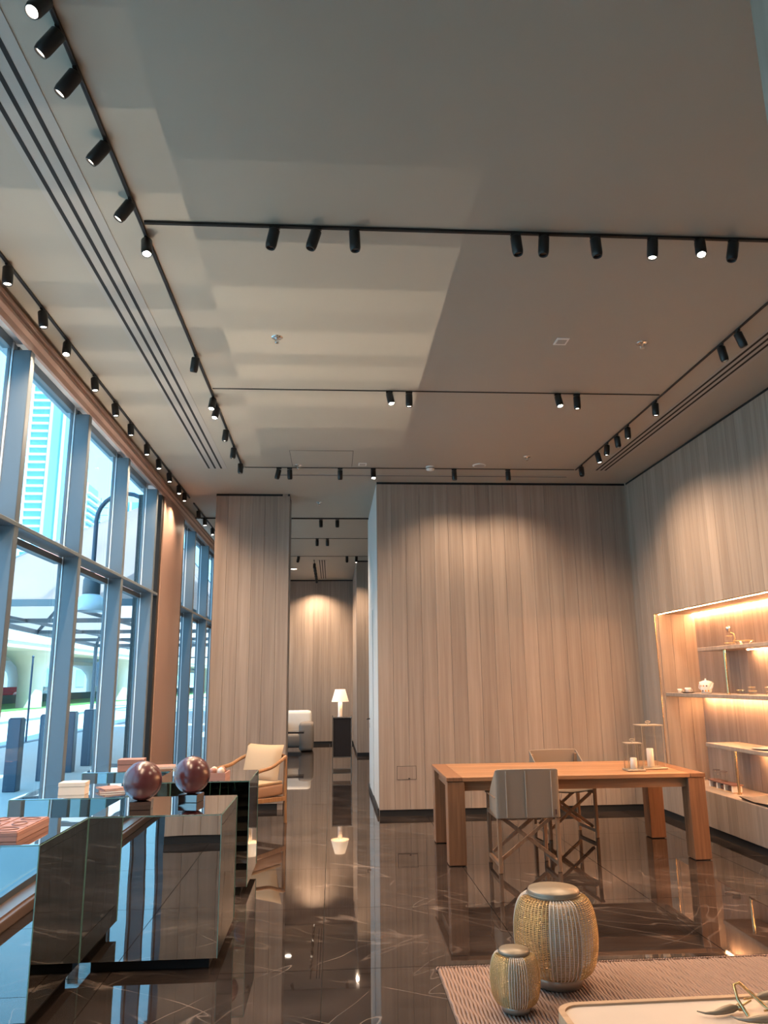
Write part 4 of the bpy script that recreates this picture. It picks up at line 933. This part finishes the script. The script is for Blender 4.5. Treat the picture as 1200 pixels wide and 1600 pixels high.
# trees
def tree(x, y, h, r, label, n=2600):
    t = thing('tree', label, 'tree', (x, y, 0))
    MB().tube([(0,0,0),(.05,.02,h*.35),(-.05,0,h*.62)], [.16,.12,.06], 10).tube([(.05,.02,h*.35),(r*.5,.2,h*.62)], [.08,.03], 8).tube([(.05,.02,h*.38),(-r*.5,-.2,h*.66)], [.08,.03], 8).build('trunk', M['bark'], t)
    m = MB()
    cl_ = [Vector((random.gauss(0, r*.45), random.gauss(0, r*.45), h*.7+random.gauss(0, h*.14))) for _ in range(26)]
    for k in range(n):
        c_ = random.choice(cl_)+Vector((random.gauss(0, r*.17), random.gauss(0, r*.17), random.gauss(0, r*.15)))
        a = random.uniform(0, 2*PI); e_ = random.uniform(-.9, .9); L_ = random.uniform(.12, .26)
        d1 = Vector((math.cos(a)*math.cos(e_), math.sin(a)*math.cos(e_), math.sin(e_)))*L_; d2 = d1.cross(Vector((.3, .2, 1))).normalized()*L_*.28
        m.add([c_-d1*.5, c_+d2, c_+d1*.5, c_-d2], [(0,1,2,3)])
    o = m.build('foliage', M['leaf'], t); o['kind'] = 'stuff'
tree(-9.2, 50, 8.6, 2.4, 'leafy green tree beyond the second canopy')
tree(-14.2, 58, 8.0, 2.0, 'leafy green tree farther down the street', 2000)
tree(-15.8, 70, 5.0, 1.2, 'bright green tree beside the flyover column', 1600)
# towers
def tower(x, y, w_, d_, h_, label, bal, stepz=3.0, side=0):
    t = thing('skyscraper', label, 'tower', (x, y, 0))
    MB().box(-w_/2, w_/2, -d_/2, d_/2, 0, h_).build('shaft', M['tower'], t)
    n = int(h_/stepz)
    sl = MB().box(-w_/2-bal, w_/2*(.1 if side else 1)+(0 if side else bal), -d_/2-bal, d_/2+bal, 0, .9).mesh('balcony_slab', M['towerw'])
    for k in range(1, n): link('balcony_slab', sl, t, (0, 0, k*stepz))
    for xx in (-w_*.5, w_*.1, w_*.5): MB().box(xx-.4, xx+.4, -d_/2-bal-.3, -d_/2, 0, h_).build('pier', M['towerw'], t)
tower(-113, 300, 13, 12, 185, 'pale blue skyscraper with stacked balconies at upper left', .8, 3.2, 1)
tower(-116, 330, 22, 15, 86, 'lower tower with wide white balcony bands beside the skyscraper', 1.6, 3.0)
tower(-88, 330, 13, 12, 78, 'distant plain tower seen above the canopy', .4, 3.4)
tower(-150, 300, 16, 14, 150, 'skyscraper at the left edge of the near pane', .8, 3.4)
t = thing('antenna_mast', 'thin lattice antenna on the skyline above the canopy', 'antenna', (-92, 300, 0))
MB().tube([(0,0,0),(0,0,74)], [.5,.15], 6).build('mast', M['steel'], t)
for k in range(3): MB().beam((-3, 0, 64+k*3), (3, 0, 64+k*3), .2, .2).build('cross_arm', M['steel'], t)
